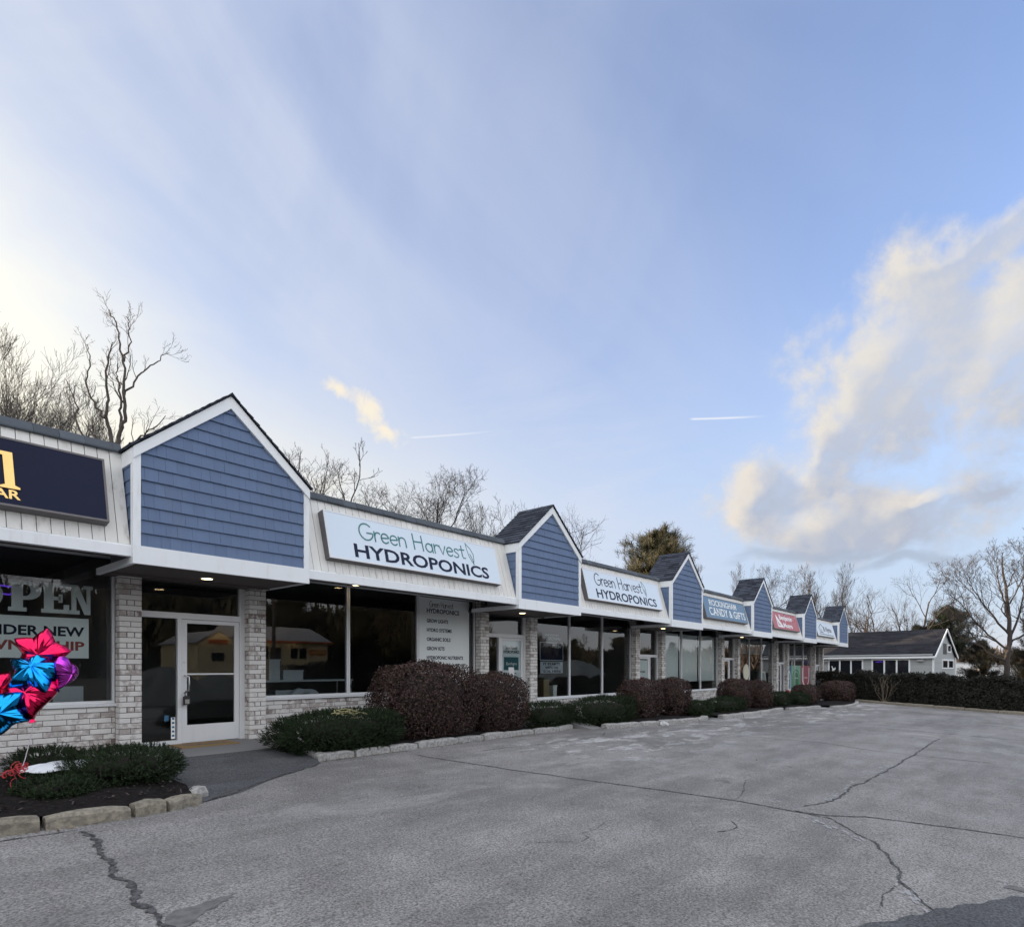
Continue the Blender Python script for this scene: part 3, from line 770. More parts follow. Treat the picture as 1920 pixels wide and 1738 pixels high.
bed([(34.1, 7.35), (38.0, 7.25), (40.6, 7.6), (43.6, 8.2), (44.4, 9.74), (40, 9.74), (34.1, 9.74)])
bed([(44.3, 8.3), (42.9, 5.8), (42.0, 3.6), (41.2, 1.7), (40.4, 0.0), (39.1, -4), (41.5, -4), (43.0, 0), (44.6, 3.4), (46.5, 8), (48.5, 11), (45.5, 9.7)], 0.06)
# bark chips and fallen leaves in the first bed
n = 900
c = np.stack([nrng.uniform(0.2, 2.95, n), nrng.uniform(7.15, 9.2, n)], 1)
d = nrng.normal(size=(n, 3)); d[:, 2] *= 0.25; d /= np.linalg.norm(d, axis=1, keepdims=True)
e = np.cross(d, [0.1, 0.2, 1.0]); L = nrng.uniform(0.008, 0.028, n)
z = np.array([ground_z(x, y) + 0.125 for x, y in c]) + nrng.uniform(0.0, 0.03, n)
C3 = np.column_stack([c, z])
Vb = np.stack([C3 - d * L[:, None] - e * L[:, None] * .45, C3 + d * L[:, None] - e * L[:, None] * .45, C3 + d * L[:, None] + e * L[:, None] * .45, C3 - d * L[:, None] + e * L[:, None] * .45], 1).reshape(-1, 3)
M['chip'] = mat('bark_chips', (0.040, 0.030, 0.028), 0.95, 0.4, 8, isl=0.9)
tag(place(mesh_np('bark_chips', Vb, np.arange(4 * n).reshape(-1, 4), M['chip']), 'bark_chips'), kind='stuff')
M['dry_leaf'] = mat('dry_leaves', (0.17, 0.12, 0.075), 0.8, 0.3, 9, isl=0.6, hue=0.03)
def litter_leaves(pts, spread_, n, seed):
    r_ = np.random.default_rng(seed); P = np.array(pts, float); k = len(P) - 1
    f = r_.random(n) * k; j = np.minimum(f.astype(int), k - 1); c = P[j] + (P[j + 1] - P[j]) * (f - j)[:, None]
    c[:, 1] += -np.abs(r_.normal(size=n)) * spread_ * .6 + r_.random(n) * spread_; a = r_.uniform(0, 6.28, n); L = r_.uniform(.012, .030, n); w = L * r_.uniform(.35, .6, n)
    z = np.array([ground_z(x, y) for x, y in c]) + .006 + r_.uniform(0, .012, n)
    C = np.column_stack([c, z]); d = np.stack([np.cos(a), np.sin(a), r_.normal(size=n) * .25], 1) * L[:, None]; e = np.stack([-np.sin(a), np.cos(a), r_.normal(size=n) * .35], 1) * w[:, None]
    return np.stack([C - d, C + e, C + d, C - e], 1).reshape(-1, 3)
V_ = np.concatenate([litter_leaves([(0.2, 6.86), (1.5, 6.80), (2.9, 6.95)], .07, 60, 1), litter_leaves([(5.4, 8.58), (6.84, 8.68), (8.84, 8.88), (11.4, 9.04), (13.4, 9.2)], .07, 200, 2), litter_leaves([(14.2, 8.5), (16.3, 8.25), (19.5, 8.0)], .09, 110, 3), litter_leaves([(3.2, 9.2), (4.2, 9.5), (5.4, 9.2)], .8, 40, 4), litter_leaves([(6, 7), (12, 6), (20, 5)], 3.0, 90, 5)])
tag(place(mesh_np('leaf_litter', V_, np.arange(len(V_)).reshape(-1, 4), M['dry_leaf']), 'leaf_litter'), kind='stuff')
# broken lump of kerb lying at the end of the first bed
t = thing('broken_stone', 'grey broken lump of kerb stone at the corner of the first bed', 'stone', (3.0, 7.35, ground_z(3.0, 7.35)))
mb = MB(); P = []
for i in range(9):
    a = i * 2 * math.pi / 9; r_ = 0.11 * rng.uniform(0.75, 1.2)
    P.append((r_ * math.cos(a), r_ * 0.8 * math.sin(a)))
o_ = t.location
for f, z in ((1.0, -0.05), (1.05, 0.06), (0.7, 0.12)):
    for x, y in P: mb.V.append((o_.x + x * f, o_.y + y * f, o_.z + z + rng.uniform(-.012, .012)))
for r_ in range(2):
    for i in range(9): mb.F.append((r_ * 9 + i, r_ * 9 + (i + 1) % 9, (r_ + 1) * 9 + (i + 1) % 9, (r_ + 1) * 9 + i))
mb.F.append(tuple(18 + i for i in range(9)))
mb.build('stone', M['kerb_pale'], t)

# ------------------------------------------------------------------ the row of shops
X0, PER, DW = 3.077, 8.628, 2.737        # first dormer, distance between dormers, width of a dormer
YD, YP, YW, YG = 9.709, 11.30, 11.50, 11.55
def Z(r): return EYE + r
ROW_END = X0 + 5 * PER + DW
mall = thing('strip_mall', 'long one-storey brick shop row with blue shingled gables and white mansard panels', 'building', (X0, YW, ground_z(X0, 8.6)))
# body
mb = MB()
mb.box(-22, ROW_END, 10.34, 22.0, Z(3.10), Z(3.20)); roof_slab = mb.build('roof', M['cap'], mall)
mb = MB(); mb.box(-22, ROW_END + 0.1, 21.8, 22.0, Z(-3), Z(3.1)); mb.box(ROW_END - 0.1, ROW_END + 0.1, YP + 0.2, 21.8, Z(-3), Z(3.1)); mb.box(-22, -6, YW, YW + .2, Z(-3), Z(3.1))
mb.build('outer_wall', M['mortar'], mall)
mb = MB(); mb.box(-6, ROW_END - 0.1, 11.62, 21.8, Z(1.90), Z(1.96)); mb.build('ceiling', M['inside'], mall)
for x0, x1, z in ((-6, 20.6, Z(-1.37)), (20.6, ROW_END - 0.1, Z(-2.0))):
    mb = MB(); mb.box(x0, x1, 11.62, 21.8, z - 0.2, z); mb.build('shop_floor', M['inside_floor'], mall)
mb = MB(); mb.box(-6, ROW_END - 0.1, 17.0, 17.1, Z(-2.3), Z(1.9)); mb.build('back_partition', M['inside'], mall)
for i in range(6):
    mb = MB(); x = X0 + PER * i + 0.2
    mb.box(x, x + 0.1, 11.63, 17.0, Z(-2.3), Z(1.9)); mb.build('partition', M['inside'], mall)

BR_H, BR_C = 0.079, 0.089
brick_mesh = {}
def brick_shape(w, d):
    k = (round(w, 2), round(d, 2))
    if k not in brick_mesh:
        mb = MB(); c = 0.004
        hw, hd, hh = k[0] / 2 - 0.001, k[1] / 2, BR_H / 2
        # front arris chamfered all round
        vs = [(-hw, hd, -hh), (hw, hd, -hh), (hw, hd, hh), (-hw, hd, hh), (-hw, -hd + c, -hh), (hw, -hd + c, -hh), (hw, -hd + c, hh), (-hw, -hd + c, hh),
              (-hw + c, -hd, -hh + c), (hw - c, -hd, -hh + c), (hw - c, -hd, hh - c), (-hw + c, -hd, hh - c)]
        fs = [(8, 9, 10, 11), (4, 5, 9, 8), (5, 6, 10, 9), (6, 7, 11, 10), (7, 4, 8, 11), (0, 1, 5, 4), (1, 2, 6, 5), (2, 3, 7, 6), (3, 0, 4, 7)]
        mb.add(vs, fs)
        brick_mesh[k] = mb.mesh('brick', M['brick'])
    return brick_mesh[k]
def lay(parent, bricks, single):
    """bricks: (centre x, centre y, centre z, width, depth)"""
    if single:
        for cx, cy, cz, w, d in bricks:
            place(brick_shape(w, d), 'brick', parent, (cx, cy + rng.uniform(-0.0025, 0.0025), cz), (0, rng.uniform(-.006, .006), rng.uniform(-.004, .004)))
    else:
        mb = MB()
        for cx, cy, cz, w, d in bricks:
            j = rng.uniform(-0.003, 0.003)
            mb.box(cx - w / 2 + .001, cx + w / 2 - .001, cy - d / 2 + j, cy + d / 2 + j, cz - BR_H / 2, cz + BR_H / 2)
        o = mb.build('bricks', M['brick'], parent); tag(o, kind='stuff')
def pier(x0, zb, single, w=0.33):
    mb = MB(); mb.box(x0 + 0.008, x0 + w - 0.008, YP + 0.008, YW + 0.06, zb, Z(1.84))
    p = mb.build('pier', M['mortar'], mall)
    bl = []; c = 0; z = zb + 0.02 + BR_H / 2
    while z + BR_H / 2 < Z(1.84):
        f = 0.008
        if c % 2 == 0:
            bl.append((x0 + w / 2, YP + 0.02, z, w, 0.04))
            bl.append((x0 + 0.02, YP + 0.12, z, 0.04, 0.15)); bl.append((x0 + w - 0.02, YP + 0.12, z, 0.04, 0.15))
        else:
            n = 3 if rng.random() < 0.75 else 2
            ww = (w - f * (n - 1)) / n
            for i in range(n): bl.append((x0 + ww / 2 + i * (ww + f), YP + 0.02, z, ww, 0.04))
            for s_ in (0.02, w - 0.02):
                bl.append((x0 + s_, YP + 0.082, z, 0.04, 0.074)); bl.append((x0 + s_, YP + 0.162, z, 0.04, 0.074))
        z += BR_C; c += 1
    if single:
        back = [b for b in bl if b[3] < 0.05 and b[0] > x0 + w / 2]
        lay(p, [b for b in bl if b not in back], True); lay(p, back, False)
    else: lay(p, bl, False)
def base_wall(x0, x1, zb, zt, single):
    mb = MB(); mb.box(x0, x1, YW + 0.010, YW + 0.18, zb, zt - 0.012); p = mb.build('base_wall', M['mortar'], mall)
    bl = []; c = 0; z = zt - 0.022 - BR_H / 2; L = 0.305
    while z - BR_H / 2 > zb - 0.02:
        x = x0 - (L / 2 if c % 2 else 0) - rng.choice((0, 0.03, 0.07))
        while x < x1:
            a = max(x, x0); b = min(x + L - 0.009, x1)
            if b - a > 0.04: bl.append(((a + b) / 2, YW + 0.02, z, b - a, 0.04))
            x += L
        z -= BR_C; c += 1
    if single:
        near = [b for b in bl if b[0] > 0.9]
        lay(p, near, True); lay(p, [b for b in bl if b not in near], False)
    else: lay(p, bl, False)
    mb = MB(); mb.box(x0, x1, YW - 0.045, YW + 0.16, zt - 0.010, zt + 0.035); mb.build('window_sill', M['alu'], mall)

def window(x0, x1, z0, z1, post=True, m='alu', label=None):
    mb = MB(); f = 0.035
    mb.box(x0, x0 + f, YG - 0.035, YG + 0.05, z0, z1); mb.box(x1 - f, x1, YG - 0.035, YG + 0.05, z0, z1)
    mb.box(x0 + f, x1 - f, YG - 0.033, YG + 0.05, z0, z0 + 0.045); mb.box(x0 + f, x1 - f, YG - 0.033, YG + 0.05, z1 - 0.04, z1)
    w_ = mb.build('window', M[m], mall)
    mb = MB(); mb.add([(x0 + f, YG, z0 + .045), (x1 - f, YG, z0 + .045), (x1 - f, YG, z1 - .04), (x0 + f, YG, z1 - .04)], [(0, 1, 2, 3)])
    mb.build('pane', M['glass'], w_)
    return w_

def door_unit(x0, x1, zb, mirror, m='alu'):
    """shop entrance: glazed door leaf, side light and transom in a metal frame"""
    def mx(a, b):
        return (x0 + a, x0 + b) if not mirror else (x1 - b, x1 - a)
    wd = x1 - x0; zt = zb + 2.24
    d = MB(); y0, y1 = YG - 0.06, YG + 0.05
    for a, b in ((0.0, 0.045), (0.635, 0.705), (wd - 0.10, wd)):
        p, q_ = mx(a, b); d.box(p, q_, y0, y1, zb, Z(1.66))if a != 0.635 else d.box(p, q_, y0, y1, zb, zt)
    d.box(x0 + 0.002, x1 - 0.002, y0 + 0.003, y1, zt, zt + 0.105)
    p, q_ = mx(0.045, 0.635); d.box(p, q_, y0 + .004, y1, zb, zb + 0.075)
    door = d.build('door', M[m], mall)
    def pane(a, b, z0, z1, y=YG):
        p, q_ = mx(a, b)
        return MB().add([(p, y, z0), (q_, y, z0), (q_, y, z1), (p, y, z1)], [(0, 1, 2, 3)]).build('pane', M['glass'], door)
    pane(0.045, 0.635, zb + 0.075, zt); pane(0.045, wd - 0.10, zt + 0.105, Z(1.66))
    a, b = 0.712, wd - 0.107; y2, y3 = YG - 0.045, YG + 0.0
    l = MB(); s_ = 0.085
    for q0, q1, z0, z1 in ((a, a + s_, zb + .012, zt - .008), (b - s_, b, zb + .012, zt - .008)):
        p, q_ = mx(q0, q1); l.box(p, q_, y2, y3, z0, z1)
    p, q_ = mx(a + s_, b - s_); l.box(p, q_, y2 + .002, y3, zb + .012, zb + .33); l.box(p, q_, y2 + .002, y3, zt - .075, zt - .008)
    l.build('door_leaf', M[m], door)
    pane(a + s_, b - s_, zb + .33, zt - .075, YG - 0.02)
    xh = mx(a + 0.04, a + 0.05)[0]
    mb = MB(); mb.tube([(xh, y2, zb + 1.22), (xh, y2 - .05, zb + 1.22), (xh + (.05 if not mirror else -.05), y2 - .075, zb + 1.20), (xh + (.055 if not mirror else -.055), y2 - .08, zb + 1.05), (xh + (.05 if not mirror else -.05), y2 - .075, zb + .95), (xh, y2 - .05, zb + .92), (xh, y2, zb + .92)], 0.013, 8)
    mb.build('handle', M['steel'], door, True)
    p, q_ = mx(a + s_, b - s_)
    mb = MB(); mb.box(p, q_, YG - .03, YG - .022, zb + 1.235, zb + 1.262); mb.build('push_bar', M['alu'], door)
    mb = MB(); mb.tube([(xh, y2 + .01, zb + 1.46), (xh, y2 - .006, zb + 1.46)], 0.018, 10); mb.build('lock', M['steel'], door)
    return door

SL = Vector((0, 0.40, 1.40)).normalized(); NO = Vector((0, -1.40, 0.40)).normalized()
MZ0, MY0, ML = 1.765, 9.80, 1.456
PW = 0.1525
plank_me = MB(); plank_me.obox(SL * (ML / 2) + NO * 0.004, Vector(((PW - 0.009) / 2, 0, 0)), NO * 0.010, SL * (ML / 2))
plank_me = plank_me.mesh('plank', M['plank'])
def mansard(x0, x1, single):
    mb = MB()
    a = Vector((0, MY0, Z(MZ0)))
    mb.add([(x0, *(a - NO * .012)[1:]), (x1, *(a - NO * .012)[1:]), (x1, *(a + SL * ML - NO * .012)[1:]), (x0, *(a + SL * ML - NO * .012)[1:])], [(0, 1, 2, 3)])
    man = mb.build('mansard', M['alu_dark'], mall)
    n = int(round((x1 - x0) / PW)); pw = (x1 - x0) / n
    if single:
        for i in range(n):
            place(plank_me, 'plank', man, (x0 + (i + 0.5) * pw, MY0, Z(MZ0) + rng.uniform(-.004, .004)), (0, 0, 0), (pw / PW, 1, 1))
    else:
        mb = MB()
        for i in range(n):
            mb.obox(Vector((x0 + (i + .5) * pw, MY0, Z(MZ0))) + SL * (ML / 2) + NO * .004, Vector(((pw - .009) / 2, 0, 0)), NO * .010, SL * (ML / 2))
        tag(mb.build('planks', M['plank'], man), kind='stuff')
    mb = MB()   # white board along the foot, returned under the panels
    mb.prism([(x0, 9.752, Z(1.600)), (x0, 9.752, Z(1.745)), (x0, 9.80, Z(1.775)), (x0, 9.86, Z(1.775)), (x0, 9.86, Z(1.60))], (x1 - x0, 0, 0))
    mb.build('skirt_board', M['trim'], man)
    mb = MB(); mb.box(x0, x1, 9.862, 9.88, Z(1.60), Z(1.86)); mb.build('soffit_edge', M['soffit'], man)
    # shingled roof edge over the panels
    mb = MB(); x = x0
    while x < x1:
        w = min(rng.uniform(0.28, 0.36), x1 - x); dz = rng.uniform(-.006, .006); dy = rng.uniform(-.008, .008)
        mb.prism([(x, 10.13 + dy, Z(3.17) + dz), (x, 10.13 + dy, Z(3.19) + dz), (x, 10.20, Z(3.305)), (x, 10.40, Z(3.30)), (x, 10.40, Z(3.17))], (w - .003, 0, 0))
        x += w
    tag(mb.build('roof_edge', M['cap'], man), kind='stuff')
    # boards of the soffit under the overhang
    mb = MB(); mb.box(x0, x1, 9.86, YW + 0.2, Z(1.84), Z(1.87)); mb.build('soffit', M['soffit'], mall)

def clip_poly(P, a, b, c):
    """keep a*x+b*z<=c"""
    out = []
    for i in range(len(P)):
        p, q_ = P[i], P[(i + 1) % len(P)]
        fp = a * p[0] + b * p[1] - c; fq = a * q_[0] + b * q_[1] - c
        if fp <= 0: out.append(p)
        if (fp < 0 < fq) or (fq < 0 < fp):
            t = fp / (fp - fq); out.append((p[0] + (q_[0] - p[0]) * t, p[1] + (q_[1] - p[1]) * t))
    return out

EAVE, PEAK, SK0, SK1 = 3.16, 4.345, 1.497, 1.757
def dormer(i):
    x0 = X0 + PER * i; x1 = x0 + DW; xm = (x0 + x1) / 2; yb = 10.80
    mb = MB()
    mb.prism([(x0 + .02, YD + .02, Z(1.6)), (x1 - .02, YD + .02, Z(1.6)), (x1 - .02, YD + .02, Z(EAVE)), (xm, YD + .02, Z(PEAK - .03)), (x0 + .02, YD + .02, Z(EAVE))], (0, yb - YD - .02, 0))
    dm = mb.build('dormer', M['alu_dark'], mall)
    sl = (PEAK - EAVE) / (DW / 2); ln = math.hypot(1, sl)
    single = i < 2
    rows = []; z = SK1; h = 0.1925
    polys = []
    while z < PEAK - 0.25:
        x = x0 + 0.10 - rng.uniform(0, 0.2)
        while x < x1 - 0.10:
            w = rng.choice((0.13, 0.16, 0.18, 0.21, 0.25)) * rng.uniform(.95, 1.05)
            a, b = max(x, x0 + .065), min(x + w - .0025, x1 - .065)
            x += w
            if b - a < 0.03: continue
            P = [(a, z), (b, z), (b, z + h + .01), (a, z + h + .01)]
            # under the raking boards, but not through them
            P = clip_poly(P, -sl, 1.0, EAVE - .10 * ln - sl * x0); P = clip_poly(P, sl, 1.0, EAVE - .10 * ln + sl * x1)
            if len(P) > 2 and max(p[1] for p in P) - min(p[1] for p in P) > 0.01: polys.append((P, z))
        z += h
    joined = MB()
    for P, z in polys:
        def yy(zz): return YD + 0.012 - 0.002 - 0.026 * (1 - (zz - z) / (h + .01))
        j = rng.uniform(-.0015, .0015)
        n = len(P)
        vs = [(x, yy(zz) + j, Z(zz)) for x, zz in P] + [(x, YD + 0.016, Z(zz)) for x, zz in P]
        fs = [tuple(range(n))] + [(k, n + k, n + (k + 1) % n, (k + 1) % n) for k in range(n)]
        if single: MB().add(vs, fs).build('shingle', M['shingle'], dm)
        else: joined.add(vs, fs)
    # the cheeks
    for xs, sgn in ((x0, -1), (x1, 1)):
        z = SK1; k = 0
        while z < EAVE - .12:
            y = YD + .09 - rng.uniform(0, .1)
            while y < yb:
                w = rng.choice((.16, .19, .22)); a, b = max(y, YD + .085), min(y + w - .004, yb); y += w
                if b - a < .03: continue
                zt = min(z + h + .01, EAVE)
                vs = [(xs + sgn * .004 + sgn * .014, a, Z(z)), (xs + sgn * .018, b, Z(z)), (xs + sgn * .005, b, Z(zt)), (xs + sgn * .005, a, Z(zt)), (xs - sgn * .021, a, Z(z)), (xs - sgn * .021, b, Z(z)), (xs - sgn * .021, b, Z(zt)), (xs - sgn * .021, a, Z(zt))]
                joined.add(vs, [(0, 1, 2, 3), (4, 7, 6, 5), (0, 4, 5, 1), (1, 5, 6, 2), (2, 6, 7, 3), (3, 7, 4, 0)])
            z += h
    tag(joined.build('shingles', M['shingle'], dm), kind='stuff')
    # corner boards, skirt, raking boards, eaves boards
    mb = MB()
    for a, b in ((x0 - .022, x0 + .078), (x1 - .078, x1 + .022)):
        MB().box(a, b, YD - .022, YD + .085, Z(SK1 + .001), Z(EAVE - .02)).build('corner_board', M['trim'], dm)
    mb = MB()
    mb.box(x0 - .024, x1 + .024, YD - .026, YD + .03, Z(SK0), Z(SK1))
    mb.box(x0 - .024, x0 + .03, YD + .03, YP + .05, Z(SK0), Z(SK1 - .16)); mb.box(x1 - .03, x1 + .024, YD + .03, YP + .05, Z(SK0), Z(SK1 - .16))
    mb.box(x0 - .0235, x0 + .03, YD + .03, YD + .16, Z(SK1 - .16), Z(SK1)); mb.box(x1 - .03, x1 + .0235, YD + .03, YD + .16, Z(SK1 - .16), Z(SK1))
    mb.build('skirt_board', M['trim'], dm)
    rb = 0.150
    for s_, xe in ((1, x0 - .024), (-1, x1 + .024)):
        mb = MB(); vd = rb * ln
        mb.prism([(xe, YD - .045, Z(EAVE - vd * .82)), (xm, YD - .045, Z(PEAK - vd)), (xm, YD - .045, Z(PEAK)), (xe, YD - .045, Z(EAVE))], (0, .075, 0))
        mb.build('rake_board', M['trim'], dm)
        mb = MB(); xo = xe - s_ * .004
        mb.box(min(xo, xo + s_ * .03), max(xo, xo + s_ * .03), YD + .0305, yb, Z(EAVE - .225), Z(EAVE - .004)); mb.build('eaves_board', M['trim'], dm)
    # roof: courses of dark shingles on both slopes
    mb = MB(); core = MB()
    for s_, xe in ((1, x0 - .045), (-1, x1 + .045)):
        ex, ez = xe, EAVE + .005; dx = xm - xe; dz = PEAK + .012 - ez
        L = math.hypot(dx, dz); ux = Vector((dx / L, 0, dz / L)); nn = Vector((-dz / L * s_, 0, abs(dx) / L)) if s_ > 0 else Vector((dz / L, 0, abs(dx) / L))
        nc = 13; ex_ = L / nc
        ya, yc = YD - .075, yb + .02
        for r_ in range(nc):
            y = ya - rng.uniform(0, .25)
            while y < yc:
                w = rng.uniform(.17, .32); a, b = max(y, ya), min(y + w - .003, yc); y += w
                if b - a < .02: continue
                p0 = Vector((ex, 0, Z(ez))) + ux * (ex_ * r_ - .01); p1 = Vector((ex, 0, Z(ez))) + ux * (ex_ * (r_ + 1))
                t0 = .030 + rng.uniform(0, .008); t1 = .018
                vs = []
                for yy_ in (a, b):
                    for p, t_ in ((p0, 0.0), (p0, t0), (p1, t1), (p1, 0.0)):
                        v = p + nn * t_; vs.append((v.x, yy_, v.z))
                mb.add(vs, [(0, 3, 2, 1), (4, 5, 6, 7), (1, 2, 6, 5), (0, 1, 5, 4), (2, 3, 7, 6)])
    # ridge caps
    y = YD - .08
    while y < yb:
        mb.prism([(xm - .11, y, Z(PEAK + .03 - .11 * sl * .9)), (xm, y, Z(PEAK + .052)), (xm + .11, y, Z(PEAK + .03 - .11 * sl * .9)), (xm, y, Z(PEAK + .0))], (0, .17, 0)); y += .175
    tag(mb.build('roof_shingles', M['roof'], dm), kind='stuff')
    # soffit with a lamp
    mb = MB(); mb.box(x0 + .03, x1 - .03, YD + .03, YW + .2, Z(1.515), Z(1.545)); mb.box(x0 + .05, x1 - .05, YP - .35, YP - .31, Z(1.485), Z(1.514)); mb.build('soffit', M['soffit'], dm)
    lamp(x0 + (1.343, 1.1, 0.95, 0.75, 0.7, 0.7)[i], 10.5, Z(1.512), dm, lit=i < 4)
def lamp(x, y, z, parent, lit=True):
    mb = MB(); mb.lathe([(0.105, -.012), (0.105, .004), (0.08, .004)], (x, y, z), 20); l = mb.build('ceiling_light', M['alu'], parent)
    mb = MB(); mb.lathe([(0.082, -.016), (0.06, -.018), (0.001, -.018)], (x, y, z), 18)
    mb.build('bulb', M['lamp'] if lit else M['tub'], l) if parent is mall else mb.build('lamp_disc', M['lamp'] if lit else M['tub'], parent)

# order of building: nearest bay first, so that its bricks are the ones built singly
zb1 = Z(-1.36)
FLOOR = [zb1, zb1, Z(-1.81), Z(-1.83), Z(-2.0), Z(-2.1)]
SILL = [-0.62, -0.635, -1.0, -1.07, -1.25, -1.45, -1.5]
for i in range(6):
    pier(X0 + PER * i + .288, min(walk_z(X0 + PER * i), FLOOR[i]) - .02, i == 0)
    pier(X0 + PER * i + 2.465, min(walk_z(X0 + PER * i), FLOOR[i]) - .02, i == 0)
for i in range(-1, 5):
    a, b = X0 + PER * i + 2.795, X0 + PER * (i + 1) + .288
    s_ = Z(SILL[i + 1])
    base_wall(a, b, walk_z(b) - .15, s_, i == -1)
    third = (b - a) / 3
    for k in range(3):
        window(a + third * k + .004, a + third * (k + 1) - .004, s_ + .036, Z(1.85))
for i in range(6):
    door_unit(X0 + PER * i + .618, X0 + PER * i + 2.465, FLOOR[i], i >= 2)
for i in range(-1, 5):
    mansard(X0 + PER * i + DW + (.024 if i >= 0 else .024), X0 + PER * (i + 1) - .024, i < 1)
for i in range(6): dormer(i)
lamp(7.9, 11.2, Z(1.832), mall)

# ------------------------------------------------------------------ signs on the white panels
TILT = math.radians(14.5)
SW, SH = 4.77, 0.955
UX, UZ = (1, 0, 0), (0, 0, 1)
def sign_box(x, label, face, w=SW, group='sign boxes on the shop row'):
    t = thing('shop_sign', label, 'sign', (x, 9.70, Z(2.03)), group, (-TILT, 0, 0))
    ORG[t.name] = Vector((0, 0, 0))
    mb = MB(); mb.box(0, w, 0.012, 0.20, 0, SH); mb.build('cabinet', M['cabinet'], t)
    mb = MB(); f = .028
    mb.box(0, w, -.004, .012, 0, f); mb.box(0, w, -.004, .012, SH - f, SH); mb.box(0, f, -.0035, .0115, f, SH - f); mb.box(w - f, w, -.0035, .0115, f, SH - f)
    mb.build('sign_frame', M['cabinet'] if face != 'sign_white' else M['alu'], t)
    mb = MB(); mb.box(f, w - f, 0.001, .0118, f, SH - f); mb.build('sign_face', M[face], t)
    return t
def line(t, txt, x0, x1, z0, z1, m, name='lettering', y=0.0, **kw):
    mb = MB(); write(mb, txt, (x0, y, z0), UX, UZ, x1 - x0, z1 - z0, **kw)
    return mb.build(name, M[m], t)
def leafmark(t, x, z, h, m, pen=.05):
    mb = MB(); hand_write(mb, ['leaf'], (x, 0, z), UX, UZ, h * .5, h, pen); mb.build('leaf_mark', M[m], t)
t = sign_box(X0 + 3.19, 'largest white sign in green handwriting over navy capitals, above the first window bay', 'sign_white')
for wd_, xa, wa in (('Green', .74, 1.168), ('Harvest', 2.105, 1.535)):
    mb = MB(); hand_write(mb, wd_, (xa, 0, .50), UX, UZ, wa, .33, .085); mb.build('lettering', M['letter_teal'], t)
leafmark(t, 3.72, .44, .40, 'letter_teal', .035)
line(t, 'HYDROPONICS', .57, 4.36, .09, .375, 'letter_navy', bold=.020, small_caps=.9)
t = sign_box(X0 + PER + 3.19, 'white sign in thin grey handwriting and navy capitals over the second shop window', 'sign_white')
mb = MB(); hand_write(mb, 'Green Harvest', (.56, 0, .50), UX, UZ, 2.92, .36, .075); mb.build('lettering', M['letter_navy'], t)
leafmark(t, 3.55, .46, .42, 'letter_teal', .03)
line(t, 'HYDROPONICS', .52, 4.36, .08, .37, 'letter_navy', bold=.012)
t = sign_box(X0 + 2 * PER + 3.19, 'slate blue sign with white serif capitals over the white blinds', 'sign_blue')
def serifs(mb, x0, x1, z0, z1, n, pen=.03):
    """small feet and heads that turn plain capitals into serif ones"""
    for i in range(n):
        x = x0 + (x1 - x0) * (i + .5) / n
        for z in (z0, z1 - pen * .6):
            mb.box(x - .36 * (x1 - x0) / n, x - .12 * (x1 - x0) / n, -.0052, 0, z, z + pen * .6)
            mb.box(x + .10 * (x1 - x0) / n, x + .34 * (x1 - x0) / n, -.0056, 0, z, z + pen * .6)
mb = MB(); write(mb, 'ROCKINGHAM', (.62, 0, .575), UX, UZ, 3.05, .25, bold=.008); serifs(mb, .62, 3.67, .575, .825, 10); mb.build('lettering', M['letter_white'], t)
mb = MB(); write(mb, 'CANDY & GIFTS', (.45, 0, .15), UX, UZ, 4.1, .34, bold=.008); serifs(mb, .45, 2.35, .15, .49, 5); mb.build('lettering', M['letter_white'], t)
t = sign_box(X0 + 3 * PER + 3.19, 'red sign with a white triangle emblem over the fourth bay', 'sign_red', 4.6)
mb = MB(); mb.prism([(.70, 0, .80), (.72, 0, .12), (1.72, 0, .12)], (0, -.006, 0)); mb.build('emblem', M['letter_white'], t)
mb = MB()
for q0, q1, z0, z1 in ((.84, 1.02, .34, .37), (.84, 1.16, .28, .31), (.84, 1.26, .22, .25), (.84, .87, .2, .5)): mb.box(q0, q1, -.010, -.0065, z0, z1)
mb.build('emblem_lines', M['sign_red'], t)
line(t, 'Benjamin', 1.28, 3.55, .46, .82, 'letter_white', bold=.025)
line(t, 'Moore', 1.75, 3.35, .13, .40, 'letter_white', bold=.025)
t = sign_box(X0 + 4 * PER + 3.19, 'white sign with a grey house outline and script, last before the end gable', 'sign_white', 4.5)
mb = MB(); hand_write(mb, ['v'], (.9, -.001, .78), UX, UZ, .01, .01)
mb = MB()
for a, b in (((.55, .50), (1.25, .80)), ((1.25, .80), (1.95, .50)), ((.72, .52), (.72, .24)), ((.72, .24), (1.5, .24)), ((.95, .26), (.95, .45)), ((1.2, .26), (1.2, .45)), ((.4, .13), (4.0, .10))):
    v = Vector((b[0] - a[0], 0, b[1] - a[1])); n_ = Vector((-v.z, 0, v.x)).normalized() * .022
    mb.obox(((a[0] + b[0]) / 2, -.003, (a[1] + b[1]) / 2), v / 2, (0, .003, 0), n_)
mb.build('emblem', M['cabinet'], t)
line(t, '& Nyma', 1.65, 3.75, .22, .66, 'cabinet', bold=.015)
# dark sign at the left edge of the view
t = sign_box(-2.0, 'dark navy sign with gold lettering above the window with the open letters', 'sign_navy')
mb = MB()
lx0 = 3.648   # stem of a tall gold serif letter, its foot and its flag
mb.prism([(lx0 - .05, 0, .235), (lx0 + .15, 0, .235), (lx0 + .15, 0, .262), (lx0 + .10, 0, .285), (lx0 + .09, 0, .74), (lx0 - .10, 0, .74), (lx0 - .10, 0, .70), (lx0 - .01, 0, .685), (lx0, 0, .285), (lx0 - .05, 0, .262)], (0, -.02, 0))
mb.build('lettering', M['gold'], t)
line(t, 'BAR', 3.44, 3.80, .10, .225, 'gold', bold=.02)

